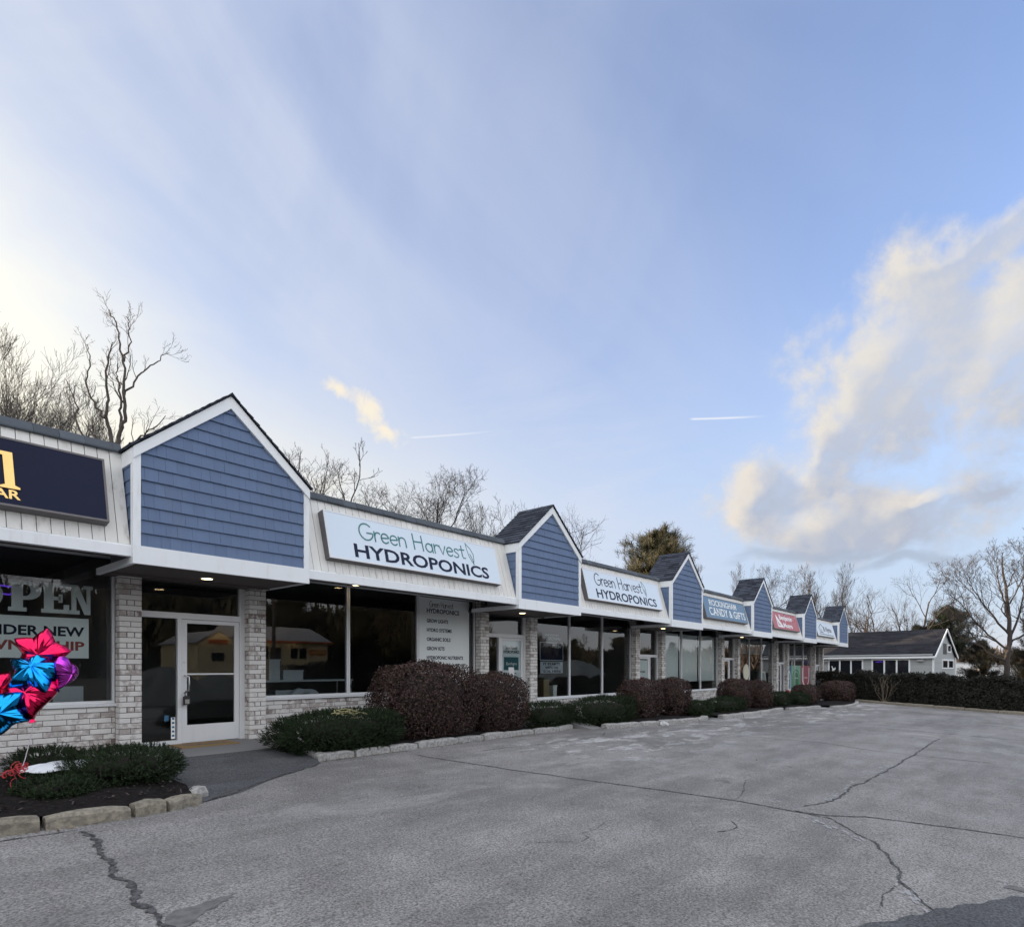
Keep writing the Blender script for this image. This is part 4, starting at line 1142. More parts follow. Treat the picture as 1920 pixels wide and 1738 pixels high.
M['poster_pale'] = mat('poster_film', (0.74, 0.79, 0.80), 0.35, 0.05, 1.5)
M['cardboard_pale'] = mat('pale_cream_paint', (0.55, 0.53, 0.42), 0.6, 0.08)
# ------------------------------------------------------------------ things in and behind the shop windows
YI = YG + 0.06
def poster(name, label, cat, x0, x1, z0, z1, m='paper', y=YI, th=.006, group=None):
    t = thing(name, label, cat, ((x0 + x1) / 2, y, z0), group)
    mb = MB(); mb.box(x0, x1, y, y + th, z0, z1); mb.build('sheet', M[m], t)
    return t
def ink(t, txt, x0, x1, z0, z1, m, y=YI, hand=False, **kw):
    mb = MB()
    if hand: hand_write(mb, txt, (x0, y - .0005, z0), UX, UZ, x1 - x0, z1 - z0, .10, .002)
    else: write(mb, txt, (x0, y - .0005, z0), UX, UZ, x1 - x0, z1 - z0, .002, **kw)
    return mb.build('lettering', M[m], t)
# OPEN in cut slab letters
t = thing('open_letters', 'big pale slab letters spelling OPEN inside the left shop window', 'letters', (2.3, YI, Z(.85)))
def slab(ch, x, z, w, h):
    s = .34 * w; f = .13 * h; e = .10 * w
    mb = MB(); y0, y1 = YI + .01, YI + .03
    def B(a, b, c, d): mb.prism([(x + a, y0, z + c), (x + b, y0, z + c), (x + b, y0, z + d), (x + a, y0, z + d)], (0, y1 - y0, 0))
    if ch == 'P':
        B(0.10 * w, .10 * w + s, f, h - f); B(0, .55 * w, 0, f); B(0, .10 * w + s, h - f, h)
        o = [(x + .44 * w, y0, z + h), *[(x + .55 * w + .45 * w * math.cos(R(a)), y0, z + .69 * h + .31 * h * math.sin(R(a))) for a in range(80, -81, -16)], (x + .44 * w, y0, z + .38 * h)]
        i_ = [(x + .44 * w, y0, z + .88 * h), *[(x + .50 * w + .18 * w * math.cos(R(a)), y0, z + .69 * h + .19 * h * math.sin(R(a))) for a in range(80, -81, -16)], (x + .44 * w, y0, z + .5 * h)]
        for k in range(len(o) - 1): mb.prism([o[k], o[k + 1], i_[k + 1], i_[k]], (0, y1 - y0, 0))
    elif ch == 'E':
        B(.10 * w, .10 * w + s, f, h - f); B(0, w, 0, f); B(0, w * .96, h - f, h); B(w * .80, w, f, .30 * h); B(w * .78, w * .96, .74 * h, h - f)
        B(.10 * w + s, .70 * w, .44 * h, .56 * h); B(.62 * w, .76 * w, .36 * h, .64 * h)
    elif ch == 'N':
        B(.12 * w, .12 * w + .2 * w, f, h - f); B(0, .45 * w, 0, f); B(0, .32 * w, h - f, h)
        B(.74 * w, .90 * w, 0, h - f); B(.62 * w, w, h - f, h)
        mb.prism([(x + .12 * w, y0 - .001, z + h), (x + .40 * w, y0 - .001, z + h), (x + .90 * w, y0 - .001, z), (x + .66 * w, y0 - .001, z)], (0, y1 - y0 + .002, 0))
    elif ch == 'O':
        for k in range(24):
            a, b = R(k * 15), R(k * 15 + 15)
            def pt(an, f_): return (x + w / 2 + w / 2 * f_[0] * math.cos(an), y0, z + h / 2 + h / 2 * f_[1] * math.sin(an))
            mb.prism([pt(a, (1, 1)), pt(b, (1, 1)), pt(b, (.42, .68)), pt(a, (.42, .68))], (0, y1 - y0, 0))
    return mb
for ch, x, w in (('O', 1.50, .44), ('P', 2.00, .40), ('E', 2.40, .36), ('N', 2.75, .33)):
    slab(ch, x, Z(.862), w, .47).build('letter', M['vinyl'], t)
t = poster('window_banner', 'pale banner UNDER NEW OWNERSHIP hung inside the left shop window', 'banner', 1.05, 3.02, Z(.155), Z(.795), 'vinyl')
ink(t, 'UNDER NEW', 1.60, 2.96, Z(.50), Z(.655), 'letter_navy', bold=.03)
ink(t, 'OWNERSHIP', 1.52, 2.96, Z(.275), Z(.425), 'letter_red', bold=.03)
mb = MB()
for x, z in ((3.0, .775), (3.0, .175)): mb.lathe([(.012, 0), (.012, .002)], (x, YI - .003, Z(z)), 8)
poster('window_board', 'plain pale board propped at the foot of the left shop window', 'board', 2.60, 3.01, Z(-.555), Z(-.30), 'tub', YI + .25, .02)
t = thing('neon_tube', 'violet neon tube glowing inside the left shop window', 'neon light', (1.9, 13.2, Z(1.35)))
mb = MB(); mb.tube([(1.55, 13.2, Z(1.35)), (1.95, 13.2, Z(1.42)), (2.35, 13.2, Z(1.38)), (2.3, 13.2, Z(1.25)), (1.9, 13.2, Z(1.28))], .016, 8); mb.build('tube', M['neon'], t)
# first bay: work table with boxes, pale list poster
def table(x0, x1, y0, y1, zt, zf, label):
    t = thing('work_table', label, 'table', ((x0 + x1) / 2, (y0 + y1) / 2, zf))
    mb = MB(); mb.box(x0, x1, y0, y1, zt - .04, zt); mb.build('table_top', M['tub'], t)
    for x in (x0 + .05, x1 - .05):
        for y in (y0 + .05, y1 - .05):
            mb = MB(); mb.box(x - .02, x + .02, y - .02, y + .02, zf, zt - .041); mb.build('leg', M['steel'], t)
    return t
fz = Z(-1.37)
table(6.5, 9.0, 12.9, 13.6, Z(-.28), fz, 'long grey work table behind the glass of the first window bay')
def crate(name, label, cat, x, y, z, w, d, h, m, taper=0.0, lid=True):
    t = thing(name, label, cat, (x, y, z))
    mb = MB(); a = w / 2 * (1 - taper); b = d / 2 * (1 - taper)
    mb.add([(x - a, y - b, z), (x + a, y - b, z), (x + a, y + b, z), (x - a, y + b, z), (x - w / 2, y - d / 2, z + h), (x + w / 2, y - d / 2, z + h), (x + w / 2, y + d / 2, z + h), (x - w / 2, y + d / 2, z + h)],
           [(0, 3, 2, 1), (0, 1, 5, 4), (1, 2, 6, 5), (2, 3, 7, 6), (3, 0, 4, 7), (4, 5, 6, 7)])
    mb.build('body', M[m], t)
    if lid:
        mb = MB(); mb.box(x - w / 2 - .012, x + w / 2 + .012, y - d / 2 - .012, y + d / 2 + .012, z + h + .001, z + h + .03); mb.build('lid', M[m], t)
    return t
crate('storage_tub', 'tall pale tub standing on the work table', 'tub', 7.0, 13.2, Z(-.28), .26, .26, .45, 'tub')
crate('storage_box', 'low pale box on the work table beside the tall tub', 'box', 7.45, 13.2, Z(-.28), .5, .3, .2, 'tub')
crate('bucket', 'small pale bucket on the floor just inside the first window', 'bucket', 6.35, 12.1, Z(-.92), .26, .26, .30, 'tub', .15)
crate('storage_tub', 'wide pale tub stacked under the work table', 'tub', 6.95, 12.7, Z(-.95), .42, .3, .42, 'tub', .12)
t = thing('rolled_sheeting', 'crumpled roll of pale sheeting lying inside the first window', 'sheeting', (7.5, 12.2, Z(-.7)))
mb = MB(); P = [(6.9 + .1 * k, 12.15 + .05 * math.sin(k), Z(-.62 + .10 * math.sin(k * .55))) for k in range(10)]
mb.tube(P, [.05 + .05 * abs(math.sin(k * .9 + .3)) for k in range(10)], 9); mb.build('roll', M['tub'], t)
mb = MB(); mb.box(6.2, 8.2, 11.75, 12.6, Z(-.98), Z(-.94)); tag(mb.build('display_shelf', M['inside_floor']), 'low dark display shelf inside the first window bay', 'shelf')
t = poster('list_poster', 'tall pale poster listing grow lights and nutrients in the first window bay', 'poster', X0 + 6.90, X0 + 8.70, Z(-.56), Z(1.79), 'poster_pale', YG - .014, .004)
px0 = X0 + 6.90
ink(t, 'Green Harvest', px0 + .36, px0 + 1.20, Z(1.56), Z(1.70), 'cabinet', YG - .0145, True)
ink(t, 'HYDROPONICS', px0 + .27, px0 + 1.42, Z(1.40), Z(1.52), 'letter_navy', YG - .0145, bold=.02, small_caps=.9)
for k, (s_, w) in enumerate((('GROW LIGHTS', .70), ('HYDRO SYSTEMS', .82), ('ORGANIC SOILS', .78), ('GROW KITS', .58), ('HYDROPONIC NUTRIENTS', 1.22))):
    ink(t, s_, px0 + .27, px0 + .27 + w * 1.06, Z(1.155 - .235 * k), Z(1.25 - .235 * k), 'letter_navy', YG - .0145, bold=.03, small_caps=.85)
# second door
dx = X0 + PER + .618
zl = FLOOR[1]
t = poster('door_poster', 'pale poster with a teal panel on the second shop door', 'poster', dx + .80, dx + 1.655, zl + .40, zl + 2.16, 'paper', YG - .013, .004)
yq = YG - .0135
ink(t, 'Green Harvest', dx + .95, dx + 1.50, zl + 1.90, zl + 2.0, 'cabinet', yq, True)
ink(t, 'HYDROPONICS', dx + .88, dx + 1.60, zl + 1.79, zl + 1.875, 'letter_navy', yq, bold=.025)
mb = MB(); mb.box(dx + .90, dx + 1.56, yq - .003, yq, zl + 1.30, zl + 1.68); mb.build('panel', M['teal'], t)
ink(t, 'Earthgro', dx + 1.0, dx + 1.48, zl + 1.42, zl + 1.53, 'letter_white', yq - .003, bold=.01)
ink(t, 'Soil', dx + .86, dx + 1.06, zl + .96, zl + 1.08, 'letter_navy', yq, bold=.03)
ink(t, '& X', dx + 1.34, dx + 1.58, zl + .96, zl + 1.08, 'letter_navy', yq, bold=.03)
poster('door_notice', 'small white notice taped over the teal panel of the second door', 'notice', dx + 1.09, dx + 1.34, zl + .95, zl + 1.38, 'letter_white', yq - .012, .003)
# second bay
bx = X0 + PER
t = poster('window_poster', 'small dark poster with pale print, upper one in the second window bay', 'poster', bx + 3.35, bx + 4.55, Z(.26), Z(.80), 'sign_navy')
ink(t, 'FRESH', bx + 4.0, bx + 4.45, Z(.65), Z(.74), 'letter_white', bold=.01)
mb = MB(); f_ = .03
for a, b, c, d in ((3.32, 4.58, .80, .83), (3.32, 4.58, .23, .26), (3.32, 3.35, .26, .80), (4.55, 4.58, .26, .80)): mb.box(bx + a, bx + b, YI - .002, YI + .012, Z(c), Z(d))
mb.build('frame', M['tub'], t)
t = poster('window_poster', 'pale notice in block print under the dark poster of the second window bay', 'poster', bx + 3.34, bx + 4.56, Z(-.17), Z(.20), 'tub')
ink(t, 'IT STARTS', bx + 3.5, bx + 4.4, Z(.09), Z(.17), 'letter_navy', bold=.03); ink(t, 'WITH THE', bx + 3.6, bx + 4.3, Z(-.03), Z(.05), 'letter_navy', bold=.03); ink(t, 'SOIL HERE', bx + 3.5, bx + 4.45, Z(-.15), Z(-.07), 'letter_navy', bold=.03)
t = poster('window_poster', 'pale strip of print above the dark poster of the second window bay', 'poster', bx + 3.5, bx + 4.45, Z(.88), Z(1.10), 'alu_dark')
ink(t, 'GROWING', bx + 3.75, bx + 4.42, Z(.90), Z(1.0), 'tub', bold=.02); ink(t, 'INDOORS', bx + 3.6, bx + 4.35, Z(1.03), Z(1.09), 'tub', bold=.02)
crate('cardboard_box', 'upright brown carton behind the second window bay', 'box', bx + 3.98, 12.0, Z(-1.0), .30, .3, .62, 'cardboard', 0, False)
crate('plastic_canister', 'narrow white canister beside the brown carton', 'canister', bx + 4.32, 11.85, Z(-1.0), .2, .2, .40, 'blind', .05)
mb = MB(); mb.box(bx + 2.9, bx + 8.8, 11.72, 12.4, Z(-1.06), Z(-1.0)); tag(mb.build('display_shelf', M['inside_floor']), 'low dark display shelf inside the second window bay', 'shelf')
# third door and bay: white roller blinds
d3 = X0 + 2 * PER + 2.465; zl = FLOOR[2]
t = poster('door_poster', 'white poster with a red square on the third shop door', 'poster', d3 - 1.66, d3 - .80, zl + .40, zl + 2.12, 'blind', YG - .013, .004)
mb = MB(); mb.box(d3 - 1.40, d3 - 1.05, yq - .003, yq, zl + 1.05, zl + 1.45); mb.build('panel', M['pink_print'], t)
ink(t, 'HOURS', d3 - 1.45, d3 - 1.0, zl + 1.62, zl + 1.70, 'letter_navy', yq, bold=.02)
ink(t, 'OPEN', d3 - 1.42, d3 - 1.06, zl + .80, zl + .88, 'letter_navy', yq, bold=.02)
bx = X0 + 2 * PER
for k, nm in enumerate(('left', 'middle', 'right')):
    a = bx + 2.795 + 2.04 * k
    t = thing('roller_blind', 'white roller blind drawn down in the %s pane of the third bay' % nm, 'blind', (a + 1, YI + .06, Z(-.62)), 'white roller blinds of the third bay')
    mb = MB(); mb.box(a + .06, a + 1.98, YI + .06, YI + .064, Z(-.60), Z(1.50)); mb.build('cloth', M['blind'], t)
    mb = MB(); mb.tube([(a + .06, YI + .062, Z(-.61)), (a + 1.98, YI + .062, Z(-.61))], .014, 8); mb.build('bottom_bar', M['alu'], t)
# fourth bay: half-drawn grey shades, lampshade, round board
bx = X0 + 3 * PER
for k, nm in enumerate(('left', 'middle', 'right')):
    a = bx + 2.795 + 2.04 * k
    t = thing('roller_blind', 'grey roller blind half drawn in the %s pane of the fourth bay' % nm, 'blind', (a + 1, YI + .06, Z(.82)), 'half-drawn shades of the fourth bay')
    mb = MB(); mb.box(a + .06, a + 1.98, YI + .06, YI + .064, Z(.80), Z(1.6)); mb.build('cloth', M['blind_grey'], t)
    mb = MB(); mb.tube([(a + .06, YI + .062, Z(.79)), (a + 1.98, YI + .062, Z(.79))], .014, 8); mb.build('bottom_bar', M['alu'], t)
t = thing('table_lamp', 'table lamp with a large white shade inside the fourth bay', 'lamp', (36.9, 11.9, Z(-1.3)))
mb = MB(); mb.lathe([(.36, 0), (.27, .72)], (36.9, 11.95, Z(-.92)), 20); mb.build('lamp_shade', M['blind'], t)
mb = MB(); mb.lathe([(.14, 0), (.12, .03), (.03, .05), (.03, .4)], (36.9, 11.95, Z(-1.3)), 12); mb.build('base', M['steel'], t)
t = thing('round_board', 'cream round-topped board in front of the pier before the fourth bay', 'sign', (32.75, 11.16, Z(-1.5)))
mb = MB(); mb.prism([(32.2 + .42 * math.cos(R(a)), 11.14, Z(-.22) + .42 * math.sin(R(a))) for a in range(0, 360, 18)], (0, .04, 0)); mb.build('board', M['cardboard_pale'], t)
mb = MB(); mb.box(32.15, 32.25, 11.18, 11.24, Z(-2.0), Z(-.5)); mb.build('post', M['alu'], t)
# fifth bay: three arched posters at the foot of the panes
bx = X0 + 4 * PER
for k, (a, b, m1, m2, lab) in enumerate(((2.85, 4.05, 'blue_print', 'vinyl', 'blue window poster with pale arches, left of the green one'), (4.10, 6.25, 'green_print', 'pale_green', 'green window poster with pale arches in the fifth bay'), (6.35, 8.6, 'pink_print', 'paper', 'rose window poster with pale arches, right of the green one'))):
    t = poster('window_poster', lab, 'poster', bx + a, bx + b, Z(-1.44), Z(.16), m2 if k == 1 else m1, YG - .012, .004, 'arched posters of the fifth bay')
    w = b - a; cx = bx + (a + b) / 2
    def arch(r0, r1, m, y):
        mb = MB(); O = [(cx - r0, Z(-1.4))] + [(cx + r0 * math.cos(R(q_)), Z(-.72) + .78 * r0 / (w / 2) * math.sin(R(q_))) for q_ in range(180, -1, -12)] + [(cx + r0, Z(-1.4))]
        if k == 2: O = [(x, Z(.02) - (z - Z(-1.4))) for x, z in O]
        mb.prism([(x, y, z) for x, z in O], (0, .002, 0)); mb.build('arch', M[m], t)
    arch(w * .40, 0, 'green_print' if k == 1 else m2, YG - .016); arch(w * .33, 0, 'pale_green' if k == 1 else m1, YG - .0185); arch(w * .27, 0, 'green_print' if k == 1 else m1, YG - .021)
    ink(t, 'welcome', cx - w * .2, cx + w * .2, Z(-.72), Z(-.60), 'letter_white', YG - .021)
t = thing('red_post', 'small red post standing against the brick pier of the fifth bay', 'post', (38.6, 10.9, walk_z(38.6)))
mb = MB(); mb.lathe([(.16, 0), (.16, .06), (.11, .08), (.11, .5), (.15, .52), (.14, .6), (.05, .68)], (38.6, 10.9, walk_z(38.6) + .02), 14); mb.build('body', M['letter_red'], t)
mb = MB(); mb.tube([(38.42, 10.9, walk_z(38.6) + .42), (38.78, 10.9, walk_z(38.6) + .42)], .06, 10); mb.build('cap', M['letter_red'], t)

# door mat, lock box
t = thing('door_mat', 'brown coir door mat with dark lettering before the first glass door', 'mat', (4.62, 11.1, zb1 + .002))
mb = MB(); mb.box(4.13, 5.12, 10.78, 11.40, zb1 + .001, zb1 + .018); mb.build('mat', M['coir'], t)
mb = MB(); write(mb, 'Welcome', (4.28, 10.98, zb1 + .0185), (1, 0, 0), (0, 1, 0), .70, .24, .0015, bold=.01); mb.build('lettering', M['black'], t)
lk = 4.42 + .04
t = thing('lock_box', 'grey key lock box hanging from the first door handle', 'lock box', (X0 + .618 + .757, 11.40, zb1 + .78))
lx_ = X0 + .618 + .757
mb = MB(); mb.tube([(lx_ - .025, 11.42, zb1 + .86)] + [(lx_ - .025 * math.cos(R(a)), 11.42, zb1 + .92 + .03 * math.sin(R(a))) for a in range(0, 181, 30)] + [(lx_ + .025, 11.42, zb1 + .86)], .007, 8); mb.build('shackle', M['black'], t)
mb = MB(); mb.prism([(lx_ - .05, 11.395, zb1 + .70), (lx_ + .05, 11.395, zb1 + .70), (lx_ + .055, 11.395, zb1 + .84), (lx_ + .03, 11.395, zb1 + .865), (lx_ - .03, 11.395, zb1 + .865), (lx_ - .055, 11.395, zb1 + .84)], (0, .045, 0)); mb.build('case', M['black'], t)
mb = MB(); mb.box(lx_ - .035, lx_ + .035, 11.388, 11.394, zb1 + .72, zb1 + .80); mb.build('dial_plate', M['steel'], t)
t = poster('door_sticker', 'narrow white sticker low on the side light of the first door', 'sticker', 4.24, 4.31, zb1 + .10, zb1 + .48, 'blind', YG - .004, .002)
mb = MB()
for k in range(5): mb.box(4.255, 4.295, YG - .0065, YG - .0045, zb1 + .14 + .075 * k, zb1 + .175 + .075 * k)
mb.build('print', M['blue_print'], t)
poster('door_sticker', 'small blue sticker beside the narrow white one on the side light', 'sticker', 4.13, 4.20, zb1 + .42, zb1 + .52, 'blue_print', YG - .004, .002)

# ------------------------------------------------------------------ foil balloons
def foil(name, label, c, yaw, pitch, roll, size, shape, m, thick=.30, seed=0, cat='balloon'):
    r_ = np.random.default_rng(seed)
    nt, nr = 120, 18
    th = np.linspace(0, 2 * np.pi, nt, endpoint=False)
    if shape == 'star':
        k = np.abs(((th - np.pi / 2) / (2 * np.pi / 5)) % 1 - .5) * 2    # 1 at the points, 0 between
        Rr = 0.64 + 0.36 * k ** 1.4
    elif shape == 'heart':
        X = 16 * np.sin(th) ** 3; Y = 13 * np.cos(th) - 5 * np.cos(2 * th) - 2 * np.cos(3 * th) - np.cos(4 * th)
        ang = np.arctan2(Y + 1, X); o = np.argsort(ang); Rr = np.interp(th, np.concatenate([ang[o] - 2 * np.pi, ang[o], ang[o] + 2 * np.pi]), np.tile(np.hypot(X, Y + 1)[o] / 17, 3))
    else: Rr = np.ones(nt)
    wr = sum(r_.uniform(.3, 1) * np.cos(f * th + r_.uniform(0, 6.28)) for f in (17, 26, 37, 48)) / 4
    wr2 = sum(r_.uniform(.3, 1) * np.cos(f * th + r_.uniform(0, 6.28)) for f in (5, 9, 13)) / 3
    wr3 = [sum(r_.uniform(.3, 1) * np.cos(f * th + r_.uniform(0, 6.28)) for f in (3, 7, 11, 15)) / 3 for _ in range(18)]
    wr3 = [(wr3[i // 6] * (1 - i % 6 / 6) + wr3[i // 6 + 1] * (i % 6 / 6)) for i in range(18)]
    Vs = []
    rr = np.linspace(0, 1, nr + 1)[1:] ** .8
    for sgn in (1, -1):
        for r in rr:
            prof = (1 - r ** 2.3) ** .62
            t_ = thick * prof * (0.72 + .28 * Rr) + sgn * 0 + 0.075 * r ** 3.5 * (1 - r) ** .55 * 2.2 * wr * 1.5 + 0.05 * wr2 * r * (1 - r) * 3.2 + 0.045 * r * (1 - r ** 4) * wr3[int(r * 17)]
            if r == 1.0: t_ = 0.012 * wr
            edge = 1 + .012 * wr * r ** 4
            Vs.append(np.stack([Rr * r * np.cos(th) * edge, sgn * t_ if r < 1 else t_ * np.ones(nt), Rr * r * np.sin(th) * edge], 1))
    Vs = np.concatenate(Vs + [np.array([[0, thick * .98, 0], [0, -thick * .98, 0]])])
    F = []
    for s_ in (0, 1):
        b = s_ * nr * nt
        for i in range(nr - 1):
            for j in range(nt):
                q_ = (b + i * nt + j, b + i * nt + (j + 1) % nt, b + (i + 1) * nt + (j + 1) % nt, b + (i + 1) * nt + j)
                F.append(q_ if s_ else q_[::-1])
        for j in range(nt):
            q_ = (2 * nr * nt + s_, b + (j + 1) % nt, b + j)
            F.append(q_ if s_ else q_[::-1])
    # seam rim
    me = bpy.data.meshes.new(name); me.from_pydata([tuple(v * size) for v in Vs], [], F); me.materials.append(M[m])
    me.polygons.foreach_set('use_smooth', [True] * len(me.polygons))
    t = thing(name, label, cat, c, 'foil balloons tied to the yew', (pitch, roll, yaw)); ORG[t.name] = Vector((0, 0, 0))
    place(me, 'foil_skin', t, (0, 0, 0), local=True)
    mb = MB(); mb.prism([(-.02, -.004, -size * .93), (.02, -.004, -size * .93), (.03, -.004, -size * 1.06), (-.03, -.004, -size * 1.06)], (0, .008, 0)) if shape != 'star' else mb.prism([(-.018, -.004, -size * .57), (.018, -.004, -size * .57), (.026, -.004, -size * .68), (-.026, -.004, -size * .68)], (0, .008, 0))
    mb.build('filling_neck', M[m], t)
    return t
foil('foil_balloon', 'crimson star foil balloon at the top of the bunch', (1.77, 8.56, 1.88), R(-22), R(14), R(14), .285, 'star', 'foil_red', .50, 3)
foil('foil_balloon', 'bright blue star foil balloon under the crimson star', (1.71, 8.50, 1.655), R(-36), R(-30), R(8), .30, 'star', 'foil_blue', .54, 5)
foil('foil_balloon', 'magenta foil balloon at the right of the bunch', (1.955, 8.42, 1.64), R(48), R(5), R(25), .215, 'heart', 'foil_purple', .42, 8)
foil('foil_balloon', 'large round crimson foil balloon low in the bunch', (1.66, 8.50, 1.375), R(-30), R(-24), R(-12), .295, 'heart', 'foil_red', .50, 12)
foil('foil_balloon', 'blue foil balloon cut off by the left edge, lowest of the bunch', (1.42, 8.52, 1.235), R(-28), R(12), R(-30), .28, 'star', 'foil_blue', .54, 15)
foil('foil_balloon', 'dark crimson foil balloon behind the left edge of the bunch', (1.40, 8.95, 1.46), R(10), R(0), R(40), .26, 'star', 'foil_red', .54, 21)
t = thing('balloon_ribbon', 'pale ribbon running down from the balloons to the yew', 'ribbon', (1.66, 8.62, .5))
mb = MB(); mb.tube([(1.70, 8.56, 1.10), (1.69, 8.58, .98), (1.665, 8.62, .82), (1.64, 8.66, .66), (1.60, 8.70, .5)], .0045, 6); mb.build('strand', M['ribbon'], t)
t = thing('ribbon_curls', 'curled red ribbon ends hanging in the yew below the balloons', 'ribbon', (1.52, 8.3, .5))
for k in range(9):
    mb = MB(); r_ = random.Random(k + 40); p = [(1.50 + r_.uniform(-.04, .04), 8.12 + r_.uniform(-.05, .05), .66 + r_.uniform(-.05, .06))]; a = r_.uniform(0, 6.28); rr = r_.uniform(.010, .022); dz = r_.uniform(-.010, .004); dx_ = r_.uniform(-.009, .006)
    for i in range(r_.randint(14, 26)):
        a += r_.uniform(.5, .9); q_ = p[-1]; p.append((q_[0] + rr * math.cos(a) + dx_, q_[1] + rr * .6 * math.sin(a) - .001, q_[2] + rr * math.sin(a) + dz))
    mb.tube(p, .0045, 5); mb.build('curl', M['ribbon_red'], t)

# ------------------------------------------------------------------ bushes
def leaf_quads(C, Nrm, L, Wd, seed, curl=0.35):
    """small pointed leaves: centre, preferred facing, length, width"""
    r_ = np.random.default_rng(seed); n = len(C)
    nn = Nrm + r_.normal(size=(n, 3)) * .75; nn /= np.linalg.norm(nn, axis=1, keepdims=True)
    t = np.cross(nn, r_.normal(size=(n, 3))); t /= np.maximum(np.linalg.norm(t, axis=1, keepdims=True), 1e-6)
    b = np.cross(nn, t)
    L = L * r_.uniform(.65, 1.3, n)[:, None]; Wd = Wd * r_.uniform(.7, 1.2, n)[:, None]
    V_ = np.stack([C - t * L * .5, C + b * Wd * .5 - nn * L * .08, C + t * L * .5 + nn * L * curl * .3, C - b * Wd * .5 - nn * L * .08], 1).reshape(-1, 3)
    return V_, np.arange(4 * n).reshape(-1, 4)
def mound(n, ax, ay, h, seed, boxy=2.6, lump=.09, shell=.72):
    """points (and outward normals) through the crust of a clipped, lumpy mound standing on z=0"""
    r_ = np.random.default_rng(seed)
    d = r_.normal(size=(n, 3)); d /= np.linalg.norm(d, axis=1, keepdims=True)
    f = 1.0 / (np.abs(d) ** boxy).sum(1) ** (1 / boxy)
    ph = r_.uniform(0, 6.28, 9)
    lum = lump * (np.sin(d[:, 0] * 5 + ph[0]) * np.sin(d[:, 1] * 6 + ph[1]) + np.sin(d[:, 2] * 7 + ph[2]) * np.sin(d[:, 0] * 9 + ph[3]) * .7 + .5 * np.sin(d[:, 1] * 13 + ph[4]) * np.sin(d[:, 2] * 11 + ph[5]))
    rad = f * (1 + lum) * r_.uniform(shell ** 2, 1, n) ** .5
    rad *= 1 + np.where(r_.random(n) < .02, r_.uniform(0, .07, n), 0)
    P = d * rad[:, None]
    P = np.stack([P[:, 0] * ax, P[:, 1] * ay, (P[:, 2] + 1) * h * .5], 1)
    return P, d
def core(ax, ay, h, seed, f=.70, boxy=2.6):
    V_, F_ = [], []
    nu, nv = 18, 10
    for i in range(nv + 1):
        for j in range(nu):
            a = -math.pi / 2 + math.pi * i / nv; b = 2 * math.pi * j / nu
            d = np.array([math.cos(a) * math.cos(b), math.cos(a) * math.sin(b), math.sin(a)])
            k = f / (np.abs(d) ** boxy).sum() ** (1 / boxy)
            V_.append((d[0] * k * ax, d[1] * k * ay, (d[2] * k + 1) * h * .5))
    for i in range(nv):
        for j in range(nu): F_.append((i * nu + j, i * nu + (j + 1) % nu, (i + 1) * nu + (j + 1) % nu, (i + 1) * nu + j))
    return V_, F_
def stems(mb, ax, ay, h, seed, n=14):
    r_ = random.Random(seed)
    for i in range(n):
        a = r_.uniform(0, 6.28); q_ = r_.uniform(.3, .8)
        x1, y1 = ax * q_ * math.cos(a), ay * q_ * math.sin(a)
        mb.tube([(x1 * .2, y1 * .2, -.02), (x1 * .6, y1 * .6, h * .35), (x1, y1, h * r_.uniform(.6, .85))], [.014, .010, .005], 5)
def bush(kind, label, x, y, ax, ay, top, seed, n, group, size=1.0):
    zb = ground_z(x, min(y, 8.6)) + .05; h = top - zb
    t = thing({'yew': 'yew_bush', 'brown': 'russet_bush'}[kind], label, 'bush', (x, y, zb), group); ORG[t.name] = Vector((0, 0, 0))
    if kind == 'brown':
        P, N_ = mound(int(n * 1.25), ax, ay, h, seed, 3.2, .055, .80)
        V_, F_ = leaf_quads(P, N_, .050 * size, .029 * size, seed + 1)
        place(mesh_np('foliage', V_, F_, M['barberry']), 'foliage', t, local=True)
    else:
        P, N_ = mound(n // 4, ax, ay, h, seed, 3.0, .075, .74)
        P[:, 2] = np.maximum(P[:, 2], .02)
        r_ = np.random.default_rng(seed + 2)
        up = N_ * .9 + np.array([0, 0, .45]) + r_.normal(size=P.shape) * .35; up /= np.linalg.norm(up, axis=1, keepdims=True)
        Ls = r_.uniform(.04, .085, len(P)) * size
        Vs = []
        side = np.cross(up, r_.normal(size=P.shape)); side /= np.linalg.norm(side, axis=1, keepdims=True)
        oth = np.cross(up, side)
        for k in range(9):
            s_ = (k + 1) / 9.5; sg = 1 if k % 2 else -1
            base = P + up * (Ls * s_)[:, None]
            dirn = side * sg * .75 + oth * (.35 * (k % 3 - 1)) + up * .65
            nl = (.024 * size * (1.15 - .5 * s_))
            tip = base + dirn * nl
            wv = oth * .0048 * size
            Vs.append(np.stack([base - wv, base + wv, tip + wv * .4, tip - wv * .4], 1))
        V_ = np.stack(Vs, 1).reshape(-1, 3)
        place(mesh_np('foliage', V_, np.arange(len(V_)).reshape(-1, 4), M['yew']), 'foliage', t, local=True)
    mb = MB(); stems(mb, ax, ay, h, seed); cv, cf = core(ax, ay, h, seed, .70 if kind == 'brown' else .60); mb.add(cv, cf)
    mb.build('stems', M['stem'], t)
    return t
GB, GY = 'russet bushes along the shop fronts', 'clipped dark yews along the shop fronts'
bush('yew', 'broad flat clipped yew beside the first door apron, with a yellow cord on top', 6.22, 9.28, 1.26, .64, .93, 11, 46000, GY)
bush('brown', 'largest russet bush, under the long list poster', 8.50, 9.58, 1.27, .70, 1.83, 21, 21000, GB)
bush('brown', 'russet bush touching the largest one, before the second door', 10.72, 9.66, .92, .62, 1.58, 22, 13000, GB)
bush('yew', 'spreading yew at the far end of the bed with the largest russet bush', 12.75, 9.66, 1.0, .5, .78, 12, 20000, GY)
